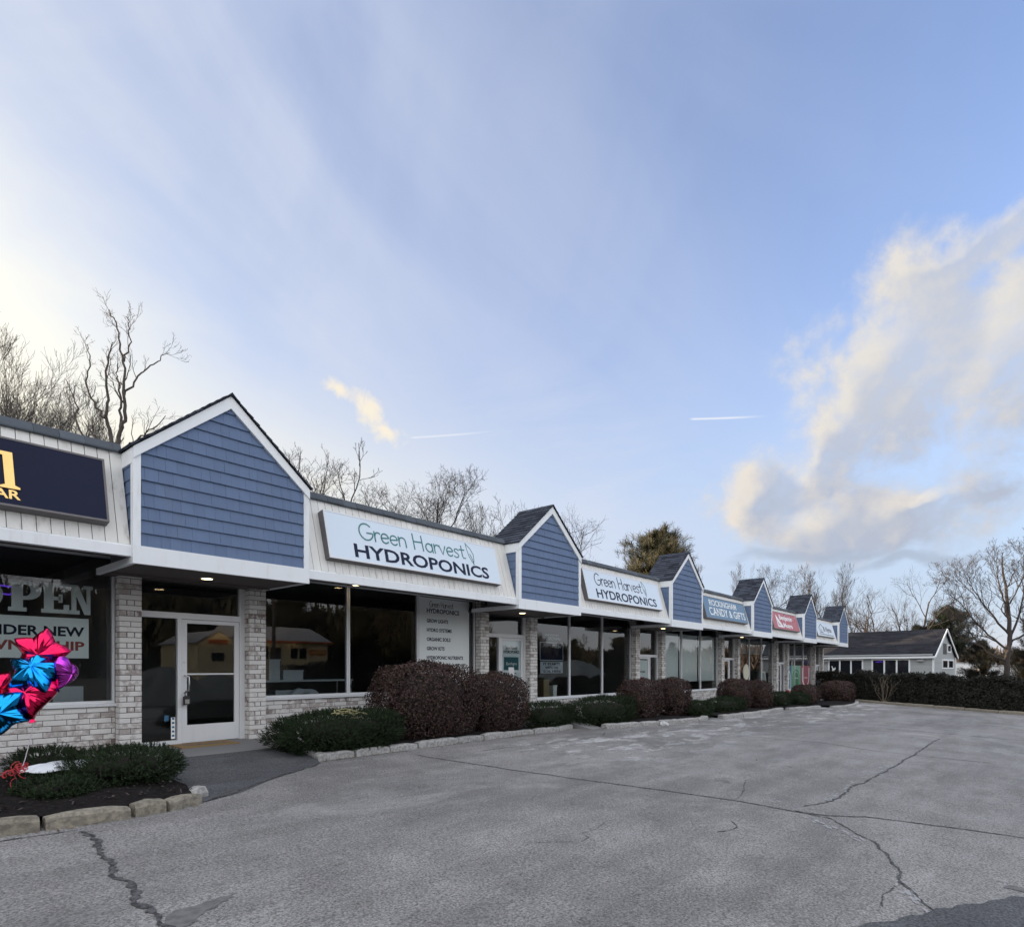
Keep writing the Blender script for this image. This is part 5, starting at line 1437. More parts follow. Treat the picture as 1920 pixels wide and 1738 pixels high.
bush('yew', 'long dark yew under the second bay window, left of two russet bushes', 15.16, 9.35, 1.6, .6, .85, 13, 26000, GY, 1.15)
bush('brown', 'left one of the two rounded russet bushes before the third door', 17.33, 9.35, .93, .58, 1.34, 23, 9000, GB, 1.15)
bush('brown', 'right one of the two rounded russet bushes before the third door', 19.57, 9.35, .80, .58, 1.36, 24, 9000, GB, 1.15)
bush('yew', 'small round yew at the kerb right of the two rounded russet bushes', 20.37, 8.72, .62, .42, .52, 14, 9000, GY, 1.3)
bush('yew', 'low dark yew under the white blinds', 23.64, 9.0, 1.35, .55, .52, 15, 12000, GY, 1.4)
bush('brown', 'russet bush behind the low yew of the white blinds bay', 25.9, 9.45, 1.0, .6, 1.24, 25, 8000, GB, 1.3)
bush('brown', 'russet bush under the lampshade window of the fourth bay', 27.8, 9.15, .85, .6, 1.16, 26, 8000, GB, 1.3)
bush('yew', 'low yew between the fourth bay russet bush and the far kerb', 30.7, 9.0, .9, .45, .52, 16, 8000, GY, 1.5)
bush('yew', 'small low yew before the arched posters', 32.75, 8.7, .85, .42, .42, 17, 7000, GY, 1.5)
bush('brown', 'russet bush below the green arched poster', 35.1, 9.0, 1.3, .62, .80, 27, 7000, GB, 1.5)
bush('brown', 'wide russet bush at the far corner of the shop row', 41.2, 8.7, 1.7, .85, .92, 28, 8000, GB, 1.7)
bush('yew', 'ragged low yew in the first bed beside the door apron', 2.52, 8.35, .62, .55, .72, 18, 15000, GY)
bush('yew', 'small ragged yew in front of the snow patch in the first bed', 1.78, 8.0, .36, .40, .50, 19, 8000, GY)
bush('yew', 'small ragged yew behind the snow patch in the first bed', 1.95, 9.15, .36, .34, .70, 20, 7000, GY)
# bare twigs out of the ragged yews
t = thing('bare_twigs', 'bare twigs sticking out of the ragged yew of the first bed', 'twigs', (2.3, 8.0, .5))
mb = MB(); r_ = random.Random(4)
for k in range(22):
    x, y = r_.choice(((2.35, 7.85), (2.95, 8.3), (1.5, 8.0), (2.1, 7.75)));
    p = [(x + r_.uniform(-.1, .1), y + r_.uniform(-.1, .1), .30 + r_.uniform(0, .2))]
    d = Vector((r_.uniform(-1, 1), r_.uniform(-1, .3), r_.uniform(.2, 1))).normalized()
    for s_ in range(4):
        d = (d + Vector((r_.uniform(-.5, .5), r_.uniform(-.5, .5), r_.uniform(-.2, .5)))).normalized(); q_ = Vector(p[-1]) + d * .055; p.append(tuple(q_))
    mb.tube(p, [.004, .0035, .003, .0022, .0015], 5, False)
mb.build('twig', M['bark_far'], t)
# snow patch and yellow cord
t = thing('snow_patch', 'patch of old white snow lying on the yews under the balloons', 'snow', (1.9, 8.5, .5))
mb = MB(); nu, nv = 22, 6
for i in range(nv + 1):
    f = i / nv
    for j in range(nu):
        a = 2 * math.pi * j / nu; r_ = (1 - f) * (1 + .18 * math.sin(3 * a + 1) + .10 * math.sin(7 * a)) + rng.uniform(-.03, .03)
        mb.V.append((1.93 + .36 * r_ * math.cos(a) , 8.52 + .17 * r_ * math.sin(a), .53 + .085 * math.sqrt(max(1 - (1 - f) ** 2, 0)) + rng.uniform(-.012, .012)))
for i in range(nv):
    for j in range(nu): mb.F.append((i * nu + j, i * nu + (j + 1) % nu, (i + 1) * nu + (j + 1) % nu, (i + 1) * nu + j))
mb.build('crust', M['snow'], t, True)
t = thing('yellow_cord', 'loose tangle of pale yellow cord lying on the broad clipped yew', 'cord', (6.15, 8.95, .85))
r_ = random.Random(9)
for k in range(5):
    mb = MB(); p = []
    a = r_.uniform(0, 6)
    for i in range(16):
        a += .55 + r_.uniform(-.2, .2)
        p.append((6.10 + .055 * i * .55 + .10 * math.cos(a) - .2 + .03 * k, 8.96 + .09 * math.sin(a), .925 + .02 * math.sin(i * 1.3 + k) - .006 * i + .018 * k))
    mb.tube(p, .0065, 5); mb.build('strand', M['straw'], t)

# hedge at the far side of the lot
def hedge(label, pts, w, h0, n, seed, tall=0.18):
    r_ = np.random.default_rng(seed)
    P = np.array(pts, float); seg = np.linalg.norm(np.diff(P, axis=0), axis=1); cum = np.concatenate([[0], np.cumsum(seg)])
    s_ = r_.uniform(0, cum[-1], n)
    X = np.interp(s_, cum, P[:, 0]); Y = np.interp(s_, cum, P[:, 1])
    d = np.array([P[-1, 0] - P[0, 0], P[-1, 1] - P[0, 1]]); d /= np.linalg.norm(d); nr = np.array([-d[1], d[0]])
    top = h0 + tall * (np.sin(s_ * 2.1 + seed) * .5 + np.sin(s_ * 5.3) * .35 + r_.uniform(-.4, .5, n))
    hw = w * .5 * (1 + .13 * np.sin(s_ * 3.1 + 1) + .1 * np.sin(s_ * 7))
    q_ = r_.random(n); side = np.where(q_ < .42, -1, np.where(q_ < .58, 1, 0))
    v = r_.random(n)
    off = np.where(side != 0, side * hw * r_.uniform(.78, 1.0, n) * (1 - .25 * v ** 3), r_.uniform(-1, 1, n) * hw * .9)
    zz = np.where(side != 0, v * top, top * r_.uniform(.82, 1.0, n))
    gz = np.array([ground_z(a, b) for a, b in zip(X, Y)])
    C = np.stack([X + nr[0] * off, Y + nr[1] * off, gz + zz], 1)
    N_ = np.stack([nr[0] * side, nr[1] * side, np.where(side == 0, 1.0, .3)], 1)
    V_, F_ = leaf_quads(C, N_, .13, .075, seed)
    base = (P[0, 0], P[0, 1], ground_z(*P[0]))
    t = thing('hedge', label, 'hedge', base, 'hedges at the far side of the lot'); ORG[t.name] = Vector(base)
    place(mesh_np('foliage', V_ - np.array(base, np.float32), F_, M['hedge']), 'foliage', t, base)
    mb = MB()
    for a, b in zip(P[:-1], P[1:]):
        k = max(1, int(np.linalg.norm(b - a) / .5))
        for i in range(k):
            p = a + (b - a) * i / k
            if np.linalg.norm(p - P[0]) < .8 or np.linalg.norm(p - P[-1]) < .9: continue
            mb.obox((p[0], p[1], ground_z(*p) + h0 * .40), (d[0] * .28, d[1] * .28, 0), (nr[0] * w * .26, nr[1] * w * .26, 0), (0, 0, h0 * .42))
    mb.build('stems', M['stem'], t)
hedge('dark clipped hedge before the grey house, left of the gap', [(47.6, 11.2), (45.0, 7.2), (43.15, 3.2)], 1.6, 1.80, 26000, 31, .26)
hedge('dark clipped hedge at the right edge, right of the gap', [(43.62, 4.15), (42.2, 1.4), (41.3, -0.8), (40.2, -4.5)], 1.6, 1.80, 30000, 32, .24)

# ------------------------------------------------------------------ bare trees
def grow(out, p, d, L, r, lev, maxlev, r_, spread=.65, up=.12, wig=.16, kids=(4, 6), first=.3, decay=.68, minr=.004):
    n = 7 if lev == 0 else (6 if lev < 3 else 4)
    pts = [np.array(p, float)]; rad = [r]; d = np.array(d, float)
    for i in range(n):
        d = d + r_.normal(size=3) * wig * (1.0 if lev else .5) + np.array([0, 0, up * (.4 if lev == 0 else 1)])
        d /= np.linalg.norm(d)
        pts.append(pts[-1] + d * L / n); rad.append(max(r * (1 - .62 * (i + 1) / n), minr * .8))
    pts = np.array(pts); out.append((lev, pts, np.array(rad)))
    if lev >= maxlev: return
    k = r_.integers(kids[0], kids[1] + 1)
    if lev >= maxlev - 1: k = max(3, k - 1)
    az = r_.uniform(0, 6.28)
    for j in range(k):
        s_ = first + (1 - first) * (j + r_.uniform(.2, .9)) / k if lev == 0 else .22 + .78 * (j + r_.uniform(.2, .9)) / k
        s_ = min(s_, 1.0); x = s_ * n; i = min(int(x), n - 1); f = x - i
        q_ = pts[i] * (1 - f) + pts[i + 1] * f; rr = rad[i] * (1 - f) + rad[i + 1] * f
        T = pts[i + 1] - pts[i]; T /= np.linalg.norm(T)
        a = np.cross(T, [0.3, 0.5, 0.8]); a /= np.linalg.norm(a); b = np.cross(T, a)
        az += 2.4 + r_.uniform(-.5, .5)
        sp = spread * r_.uniform(.7, 1.3)
        dd = T * math.cos(sp) + (a * math.cos(az) + b * math.sin(az)) * math.sin(sp)
        grow(out, q_, dd, L * decay * r_.uniform(.75, 1.15) * (1.12 - .35 * s_ if lev == 0 else 1.1 - .45 * s_), max(rr * r_.uniform(.55, .75), minr), lev + 1, maxlev, r_, spread, up, wig, kids, first, decay, minr)
def tree_meshes(out, m):
    lo = [(P, r) for l, P, r in out if l == 0]; mid = [(P, r) for l, P, r in out if 0 < l <= 2]; hi = [(P, r) for l, P, r in out if l > 2]
    V_, F_ = tube_np([a for a, b in lo], [b for a, b in lo], 9)
    tr = mesh_np('trunk', V_, F_, m, True)
    Vs, Fs = [], []; b = 0
    for grp, k in ((mid, 5), (hi, 3)):
        if not grp: continue
        V_, F_ = tube_np([a for a, _ in grp], [c for _, c in grp], k); Vs.append(V_); Fs.append(F_ + b); b += len(V_)
    return tr, mesh_np('branches', np.concatenate(Vs), np.concatenate(Fs), m, False)
def make_tree(seed, H=10.0, maxlev=5, multi=1, lean=0.0, m='bark', **kw):
    r_ = np.random.default_rng(seed); out = []
    for k in range(multi):
        a = r_.uniform(0, 6.28); s_ = (.30 if multi > 1 else 0) + lean
        d = np.array([math.cos(a) * s_ * r_.uniform(.5, 1.2), math.sin(a) * s_ * r_.uniform(.5, 1.2), 1.0]); d /= np.linalg.norm(d)
        base = np.array([math.cos(a) * .25 * (multi > 1), math.sin(a) * .25 * (multi > 1), 0])
        grow(out, base, d, H * kw.get('tl', .62), H * kw.get('tr', .016), 0, maxlev, r_, kw.get('spread', .6), kw.get('up', .12), kw.get('wig', .16), kw.get('kids', (4, 6)), kw.get('first', .35), kw.get('decay', .62), kw.get('minr', .0055))
    top = max(P[:, 2].max() for _, P, _ in out)
    out = [(l, P * (H / top), r) for l, P, r in out]
    return tree_meshes(out, M[m])
TREES = {
    'vase': make_tree(3, 10, 5, 1, tl=.55, spread=.50, up=.16, kids=(4, 6), first=.22, decay=.68, m='bark_far'),
    'round': make_tree(5, 10, 5, 1, tl=.50, spread=.72, up=.10, kids=(4, 6), first=.30, wig=.2, decay=.68, m='bark_far'),
    'bushy': make_tree(8, 10, 4, 7, tl=.72, spread=.45, up=.12, kids=(6, 8), first=.18, decay=.58, tr=.007, minr=.004, m='bark'),
    'airy': make_tree(12, 10, 4, 2, tl=.7, spread=.6, up=.12, kids=(5, 6), first=.3, wig=.24, m='bark_far'),
    'spare': make_tree(17, 10, 4, 1, tl=.85, spread=.42, up=.22, kids=(4, 5), first=.55, decay=.36, tr=.008, minr=.005, m='bark'),
    'lean': make_tree(23, 10, 4, 1, lean=.35, tl=.7, spread=.7, up=.05, kids=(5, 6), first=.3, wig=.14, m='bark_far'),
}
def tree(kind, x, y, top, label, rz, wide=1.0, group='bare trees behind the shop row'):
    zb = ground_z(x, y) - .12; s_ = (top - zb) / 10.0
    t = thing('bare_tree', label, 'tree', (x, y, zb), group); ORG[t.name] = Vector((0, 0, 0))
    a, b = TREES[kind]
    place(a, 'trunk', t, (0, 0, 0), (0, 0, rz), (s_ * wide, s_ * wide, s_), True)
    place(b, 'branches', t, (0, 0, 0), (0, 0, rz), (s_ * wide, s_ * wide, s_), True)
    return t
G1 = 'bare trees behind the shop row'
tree('bushy', 6.9, 31.0, 14.6, 'dense many-stemmed bare tree at the left edge behind the dark sign', .4, 1.0)
tree('bushy', 5.6, 33.5, 14.6, 'paler bare tree half cut off by the left edge of the view', 2.1, 1.0)
tree('bushy', 8.6, 32.0, 13.4, 'fine twiggy bare tree behind the crooked one', 4.4, .8)
tree('airy', 9.6, 30.5, 13.0, 'low fan of bare branches right of the crooked tree', 1.0, .75)
tree('spare', 13.9, 25.6, 12.9, 'slim bare stem rising behind the right slope of the nearest gable', 3.4, 1.1)
tree('spare', 14.4, 26.2, 13.0, 'slim forked bare stem right of the nearest gable', 2.2, 1.5)
tree('spare', 17.2, 25.6, 13.5, 'lone thin bare pole of a tree above the first white sign', 4.0, 1.0)
tree('round', 19.4, 29.0, 13.2, 'round bare tree above the start of the first white sign', .9, 1.15)
tree('round', 22.0, 29.5, 12.9, 'round bare tree above the middle of the first white sign', 3.3, 1.1)
tree('round', 25.9, 28.0, 14.1, 'bare tree with a wide crown left of the second gable', 2.0, 1.0)
tree('vase', 29.3, 27.4, 12.9, 'small pale bare tree just behind the second gable', 5.1, .9)
tree('lean', 32.6, 22.9, 12.8, 'leaning bare tree between the second and third gables', 3.6, .8)
tree('vase', 55.5, 24.5, 12.6, 'bare tree just right of the bushy pine', 1.2, .9)
tree('vase', 60.5, 21.5, 12.4, 'slender bare tree above the slate blue sign', 4.4, .8)
tree('round', 63.5, 20.3, 12.4, 'bare tree behind the fourth gable', 2.7, .85)
tree('vase', 69.5, 17.8, 13.0, 'tall bare tree above the fifth gable', .2, .9)
tree('airy', 66.0, 16.2, 12.0, 'open bare tree between the fifth and last gables', 5.0, .8)
tree('vase', 76.5, 15.4, 13.9, 'tall bare tree behind the last gable', 3.0, .85)
tree('airy', 86.0, 14.0, 13.0, 'spreading bare tree above the left part of the grey house roof', 1.5, .95)
tree('lean', 88.5, 10.6, 14.5, 'tall thin bare tree above the middle of the grey house roof', .9, .75)
tree('airy', 92.0, 12.2, 12.0, 'faint bare tree between the two over the grey house', 2.9, .7)

# trees whose main limbs are drawn by hand, with grown twigs
def limb_tree(label, base, limbs, seed, twigs, m, group, scale=1.0, tl=(1.2, 2.4), lev=3, yj=.35, up=.1, minr=.008, spread=.6, zs=1.0, fat=1.0):
    """limbs: lists of (x offset across the view, height, radius); depth wanders at random"""
    r_ = np.random.default_rng(seed)
    side = np.array([math.sin(HEAD), -math.cos(HEAD), 0]); fwd = np.array([math.cos(HEAD), math.sin(HEAD), 0])
    out = []; KN = []
    for li, lb in enumerate(limbs):
        P = []; dep = 0.0; k0 = r_.uniform(-yj, yj)
        if li:
            dep = min(KN, key=lambda a: (a[0] - lb[0][0]) ** 2 + (a[1] - lb[0][1]) ** 2)[2]
        for i, (dx, z, r) in enumerate(lb):
            if i and li: dep += k0 * abs(lb[i][1] - lb[i - 1][1]) + r_.uniform(-.1, .1)
            KN.append((dx, z, dep))
            P.append(side * dx * scale + fwd * dep + np.array([0, 0, z * zs]))
        rad = np.array([a[2] for a in lb]) * fat
        P = np.array(P)
        # smooth the drawn line and let it wander a little
        n = max(2, (len(P) - 1) * 4); t = np.linspace(0, len(P) - 1, n + 1)
        Q = np.stack([np.interp(t, np.arange(len(P)), P[:, c]) for c in range(3)], 1)
        for _ in range(2): Q[1:-1] = .25 * Q[:-2] + .5 * Q[1:-1] + .25 * Q[2:]
        Q[1:-1] += r_.normal(size=(n - 1, 3)) * .035
        rr = np.interp(t, np.arange(len(P)), rad)
        out.append((0 if li == 0 else 1, Q, rr))
        for j in range(int(twigs * (2.0 if li else .5))):
            s_ = r_.uniform(.25, 1.0); i = min(int(s_ * n), n - 1)
            T = Q[i + 1] - Q[i]; T /= np.linalg.norm(T); a = r_.normal(size=3); a -= T * a.dot(T); a /= np.linalg.norm(a)
            d = T * .75 + a * spread + np.array([0, 0, .15])
            grow(out, Q[i], d / np.linalg.norm(d), r_.uniform(*tl) * (1.15 - .5 * s_), max(rr[i] * .45, minr), 2, 1 + lev, r_, .6, up, .22, (3, 4), .3, .58, minr)
    t = thing('bare_tree', label, 'tree', base, group); ORG[t.name] = Vector((0, 0, 0))
    a, b = tree_meshes(out, M[m])
    place(a, 'trunk', t, local=True); place(b, 'branches', t, local=True)
    return t
b0 = (7.26, 25.44); zb0 = ground_z(*b0) - .1
limb_tree('crooked bare tree with bent limbs reaching far above the roof, left of the nearest gable', (*b0, zb0), [
    [(0.10, 0, .19), (.12, 5, .16), (.15, 9.0, .14), (.24, 10.7, .13)],
    [(.24, 10.4, .13), (.10, 11.1, .10), (.02, 11.9, .08), (.22, 12.6, .065), (.24, 13.6, .05), (.45, 14.3, .036), (.60, 14.7, .02)],
    [(.24, 10.7, .13), (.50, 11.4, .10), (.80, 11.9, .085), (.86, 12.8, .07), (.98, 13.6, .055), (.98, 14.5, .045), (.92, 15.2, .032), (.72, 15.7, .02)],
    [(.98, 13.9, .05), (1.25, 14.4, .035), (1.38, 14.9, .026), (1.35, 15.4, .018)],
    [(.86, 12.7, .06), (1.2, 13.2, .045), (1.45, 13.8, .035), (1.95, 14.2, .028), (2.35, 14.5, .016)],
    [(.02, 11.9, .07), (-.35, 12.4, .05), (-.50, 13.2, .036), (-.28, 14.0, .028), (-.32, 14.6, .018)],
    [(.50, 11.4, .08), (.45, 12.2, .06), (.62, 12.9, .045), (.48, 13.6, .03), (.58, 14.0, .02)],
    [(.2, 9.5, .09), (-.5, 10.6, .06), (-.9, 11.6, .045), (-.85, 12.4, .03), (-1.05, 13.2, .016)],
    [(.22, 10.0, .09), (.9, 10.9, .055), (1.4, 11.3, .04), (1.9, 11.4, .03), (2.3, 11.9, .016)],
    [(.24, 10.2, .07), (-.2, 10.8, .05), (-.6, 11.2, .04), (-1.2, 12.0, .022)]], 41, 3.0, 'bark', G1, 1.0, (.5, 1.2), 3, .3, .1, .005, zs=.895, fat=.72)
b1 = (77.5, 1.4); zb1_ = ground_z(*b1) - .1
mp = .0531
def px(dx, y, r): return (dx * mp, (1252 - y) * mp + EYE - zb1_, r)
limb_tree('tall wide bare tree at the right edge beyond the hedge', (*b1, zb1_), [[px(*a) for a in l_] for l_ in [
    [(2, 1330, .42), (2, 1260, .40), (5, 1220, .36), (8, 1180, .32), (6, 1140, .26), (2, 1090, .2), (-6, 1045, .13), (-4, 1015, .06)],
    [(6, 1215, .22), (-14, 1195, .16), (-42, 1165, .12), (-60, 1130, .09), (-78, 1105, .05), (-100, 1095, .03)],
    [(7, 1180, .2), (-12, 1150, .15), (-30, 1110, .1), (-48, 1070, .06), (-52, 1045, .03)],
    [(6, 1150, .18), (-8, 1110, .12), (-22, 1070, .08), (-28, 1030, .04)],
    [(8, 1190, .2), (24, 1150, .15), (36, 1110, .1), (42, 1060, .06), (40, 1020, .03)],
    [(5, 1235, .18), (-30, 1222, .13), (-62, 1195, .10), (-82, 1165, .06), (-88, 1130, .03)],
    [(8, 1200, .18), (40, 1175, .13), (70, 1130, .1), (85, 1080, .05)],
    [(4, 1120, .12), (12, 1080, .09), (16, 1040, .06), (12, 1008, .03)],
    [(-14, 1195, .12), (-34, 1185, .09), (-60, 1180, .06), (-95, 1150, .03)],
    [(-30, 1110, .08), (-45, 1100, .06), (-70, 1070, .04), (-84, 1068, .02)]]], 43, 9, 'bark_far', 'bare trees beyond the hedge', 1.0, (1.8, 3.4), 4, .35, .12, .010, zs=.93, fat=.62)
tb = thing('bare_shrub', 'pale bare shrub standing against the left hedge', 'shrub', (43.4, 6.6, ground_z(43.4, 6.6))); ORG[tb.name] = Vector((0, 0, 0))
r_ = np.random.default_rng(3); out = []
for k in range(9):
    d = np.array([r_.normal() * .35, r_.normal() * .35, 1]); grow(out, (0, 0, 0), d / np.linalg.norm(d), 1.5, .016, 1, 3, r_, .45, .1, .12, (3, 4), .3, .5, .006)
V_, F_ = tube_np([a for _, a, _ in out], [c for _, _, c in out], 4)
place(mesh_np('branches', V_, F_, M['pole']), 'branches', tb, local=True)

# ------------------------------------------------------------------ evergreens
def pine(label, x, y, top, width, seed, nb, crown0, kind='pine', group='evergreens behind the shop row', ragged=.25, tuft=.30, roundness=.9):
    """trunk, whorled limbs and brush-like tufts of needles"""
    zb = ground_z(x, y) - .1; H = top - zb
    r_ = np.random.default_rng(seed)
    t = thing('pine_tree', label, 'tree', (x, y, zb), group); ORG[t.name] = Vector((0, 0, 0))
    mb = MB(); mb.tube([(0, 0, 0), (.05, 0, H * .35), (-.04, .05, H * .7), (0, 0, H * .97)], [H * .018, H * .014, H * .008, .015], 9); mb.build('trunk', M['bark'], t, True)
    lines, rads, C, D = [], [], [], []
    for i in range(nb):
        f = crown0 + (1 - crown0) * (i + r_.random()) / nb
        u = (f - crown0) / (1 - crown0)
        wl = width * .5 * max(.10, (math.sin(math.pi * min(1, .16 + u * .84)) ** roundness if roundness < 2 else (1 - u) * .95 + .05)) * r_.uniform(1 - ragged * 1.6, 1 + ragged * .5)
        a = r_.uniform(0, 6.28); rise = r_.uniform(.05, .5) + .5 * u
        pts = [np.array([0, 0, f * H])]; d = np.array([math.cos(a), math.sin(a), rise * .6])
        for k in range(5):
            d = d + r_.normal(size=3) * .14 + np.array([0, 0, .05]); d /= np.linalg.norm(d); pts.append(pts[-1] + d * wl / 5)
            for q_ in range(7 if k else 3):
                o = r_.normal(size=3) * np.array([1, 1, .7]) * wl * .13
                C.append(pts[-1] + o + d * r_.uniform(-.2, .2) * wl / 5); D.append(d + r_.normal(size=3) * .5 + np.array([0, 0, .45]))
        lines.append(np.array(pts)); rads.append(np.linspace(.05, .012, 6) * H / 13)
    V_, F_ = tube_np(lines, rads, 4); place(mesh_np('limbs', V_, F_, M['bark']), 'limbs', t, local=True)
    C = np.array(C); D = np.array(D); D /= np.linalg.norm(D, axis=1, keepdims=True)
    # every tuft: a short twig with a brush of long needles
    Vs = []; n = len(C)
    a = np.cross(D, [0.2, .5, .3]); a /= np.linalg.norm(a, axis=1, keepdims=True); b = np.cross(D, a)
    for k in range(16):
        an = k * 2.4; s_ = (k / 16 - .45) * tuft * 1.5
        L = tuft * r_.uniform(.6, 1.15, n)[:, None]
        dirn = D * .62 + (a * math.cos(an) + b * math.sin(an)) * .75
        p = C + D * s_; tip = p + dirn * L; wv = np.cross(dirn, D) * tuft * .055
        Vs.append(np.stack([p - wv, p + wv, tip + wv * .35, tip - wv * .35], 1))
    V_ = np.concatenate([v.reshape(-1, 3) for v in Vs])
    place(mesh_np('needles', V_, np.arange(len(V_)).reshape(-1, 4), M[kind]), 'needles', t, local=True)
    return t
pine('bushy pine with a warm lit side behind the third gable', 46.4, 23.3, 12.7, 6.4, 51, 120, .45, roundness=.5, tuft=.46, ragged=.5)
pine('dark pine with a domed crown behind the grey house', 91.5, 7.2, 8.7, 5.8, 52, 70, .35, 'pine_dark', roundness=.6, tuft=.42)
pine('tall dark evergreen cut off by the right edge', 84.0, -1.0, 9.3, 6.0, 53, 120, .05, 'hedge', roundness=3, tuft=.4)
pine('small dark evergreen low behind the last gable', 74.0, 18.3, 7.0, 4.5, 54, 60, .2, 'hedge', roundness=.7, tuft=.4)
pine('small dark evergreen left of the wide bare tree', 86.0, 3.6, 4.4, 4.0, 55, 45, .1, 'hedge', roundness=.7, tuft=.4)
pine('low round evergreen behind the ridge of the grey house', 88.0, 9.9, 6.4, 5.5, 56, 60, .2, 'hedge', roundness=.7, tuft=.4)
pine('small evergreen at the roof edge left of the bushy pine', 41.2, 22.9, 7.9, 4.0, 57, 50, .3, roundness=.7)

# far woods: one closing the view, two unseen belts added for shade
def wood(pts, h0, h1, n, seed, m, depth, Ls=(1.6, .10)):
    r_ = np.random.default_rng(seed); P = np.array(pts, float); seg = np.linalg.norm(np.diff(P, axis=0), axis=1); cum = np.concatenate([[0], np.cumsum(seg)])
    s_ = r_.uniform(0, cum[-1], n); X = np.interp(s_, cum, P[:, 0]) + r_.uniform(-1, 1, n) * depth; Y = np.interp(s_, cum, P[:, 1]) + r_.uniform(-1, 1, n) * depth
    hh = h0 + (h1 - h0) * (.5 + .28 * np.sin(s_ * .23 + seed) + .22 * np.sin(s_ * .61) ) * r_.uniform(.75, 1.1, n)
    Zc = np.array([ground_z(a, b) for a, b in zip(X, Y)]) + hh * r_.random(n) ** .8
    d = r_.normal(size=(n, 3)) * np.array([.4, .4, .3]) + np.array([0, 0, 1.0]); d /= np.linalg.norm(d, axis=1, keepdims=True)
    e = np.cross(d, r_.normal(size=(n, 3))); e /= np.linalg.norm(e, axis=1, keepdims=True)
    C = np.stack([X, Y, Zc], 1); L = Ls[0] * r_.uniform(.5, 1.2, n)[:, None]; w = Ls[1] * r_.uniform(.6, 1.4, n)[:, None]
    V_ = np.stack([C - d * L / 2 - e * w, C - d * L / 2 + e * w, C + d * L / 2 + e * w * .3, C + d * L / 2 - e * w * .3], 1).reshape(-1, 3)
    return tag(place(mesh_np('woodland', V_, np.arange(4 * n).reshape(-1, 4), M[m]), 'woodland'), kind='stuff')
M['wood'] = mat('winter_wood', (0.075, 0.062, 0.054), 0.95, 0.3, .4, isl=.5)
M['wood_dark'] = mat('evergreen_wood', (0.028, 0.032, 0.022), 0.95, 0.3, .4, isl=.5)
wood([(150, -45), (175, -15), (185, 15), (180, 60)], 4.5, 8.0, 22000, 61, 'wood', 8, (2.2, .22))
wood([(-95, 52), (-50, 56), (-15, 58), (2, 59)], 12.5, 16.5, 30000, 64, 'wood', 4, (2.4, .26))  # tall belt added out of view to keep the sun off the dormer roofs
wood([(-60, 62), (-10, 58), (30, 60), (60, 62), (110, 60), (150, 58)], 5, 8.0, 26000, 62, 'wood', 6, (2.0, .16))  # low belt hidden behind the row, added to shade the grey house

# ------------------------------------------------------------------ grey house beyond the hedge
E1 = Vector((.9935, -.1135, 0)); E2 = Vector((.1135, .9935, 0)); HC = Vector((55.8, 5.3, 0))
HG = ground_z(55.8, 5.3); HE, HR, HL, HD_ = 2.62, 4.80, 15.0, 7.4
house = thing('grey_house', 'grey clapboard house with a charcoal roof beyond the left hedge', 'building', (HC.x, HC.y, HG))
def hp(a, b, z):
    """a along the gable side, b along the front, both from the near corner"""
    v = HC + E1 * a + E2 * b; return (v.x, v.y, z)
mb = MB(); P = [hp(.05, .05, HG - .3), hp(HD_ - .05, .05, HG - .3), hp(HD_ - .05, .05, HE), hp(HD_ / 2, .05, HR - .06), hp(.05, .05, HE)]
mb.prism(P, E2 * (HL - .1)); mb.build('wall_core', M['alu_dark'], house)
# clapboards, one board at a time
def boards(front):
    z = HG - .2; out = []
    while z < (HE if front else HR - .1):
        z1 = z + .155
        if front: a0, a1 = 0.0, HL
        else:
            t_ = 0 if z1 < HE else (z1 - HE) / (HR - HE) * HD_ / 2
            a0, a1 = t_, HD_ - t_
            if a1 - a0 < .2: break
        out.append((a0, a1, z, z1)); z += .15
    return out
for a0, a1, z, z1 in boards(True):
    MB().add([hp(-.030, a0, z), hp(-.030, a1, z), hp(-.008, a1, z1), hp(-.008, a0, z1), hp(.05, a0, z), hp(.05, a1, z)], [(0, 3, 2, 1), (0, 1, 5, 4)]).build('clapboard', M['clap_grey'], house)
for a0, a1, z, z1 in boards(False):
    MB().add([hp(a0, -.030, z), hp(a1, -.030, z), hp(a1, -.008, z1), hp(a0, -.008, z1), hp(a0, .05, z), hp(a1, .05, z)], [(0, 1, 2, 3), (0, 4, 5, 1)]).build('clapboard', M['clap_grey'], house)
def slope(front):
    s_ = -1 if front else 1
    mb = MB(); e = .22
    sl_ = (HR - HE) / (HD_ / 2); run = HD_ / 2 + e; ln = math.hypot(run, run * sl_); n = 22
    def sp(u, b, lift):
        a = (HD_ / 2 - run + run * u) if front else (HD_ / 2 + run - run * u)
        z = HR - (run - run * u) * sl_ + .03 + lift
        return hp(a, b, z)
    mb.prism([sp(0, -.18, -.02), sp(0, HL + .18, -.02), sp(1, HL + .18, -.02), sp(1, -.18, -.02)], (0, 0, -.06))
    for r_ in range(n):
        b = -.2 - rng.uniform(0, .4)
        while b < HL + .2:
            w = rng.uniform(.45, .95); b0_, b1_ = max(b, -.2), min(b + w - .01, HL + .2); b += w
            if b1_ - b0_ < .05: continue
            u0, u1 = r_ / n, (r_ + 1.08) / n; l0 = .028 + rng.uniform(0, .008)
            mb.add([sp(u0, b0_, l0), sp(u0, b1_, l0), sp(min(u1, 1), b1_, .008), sp(min(u1, 1), b0_, .008), sp(u0, b0_, -.015), sp(u0, b1_, -.015)], [(0, 1, 2, 3), (0, 4, 5, 1)])
    o = mb.build('roof', M['house_roof'], house)
slope(True); slope(False)
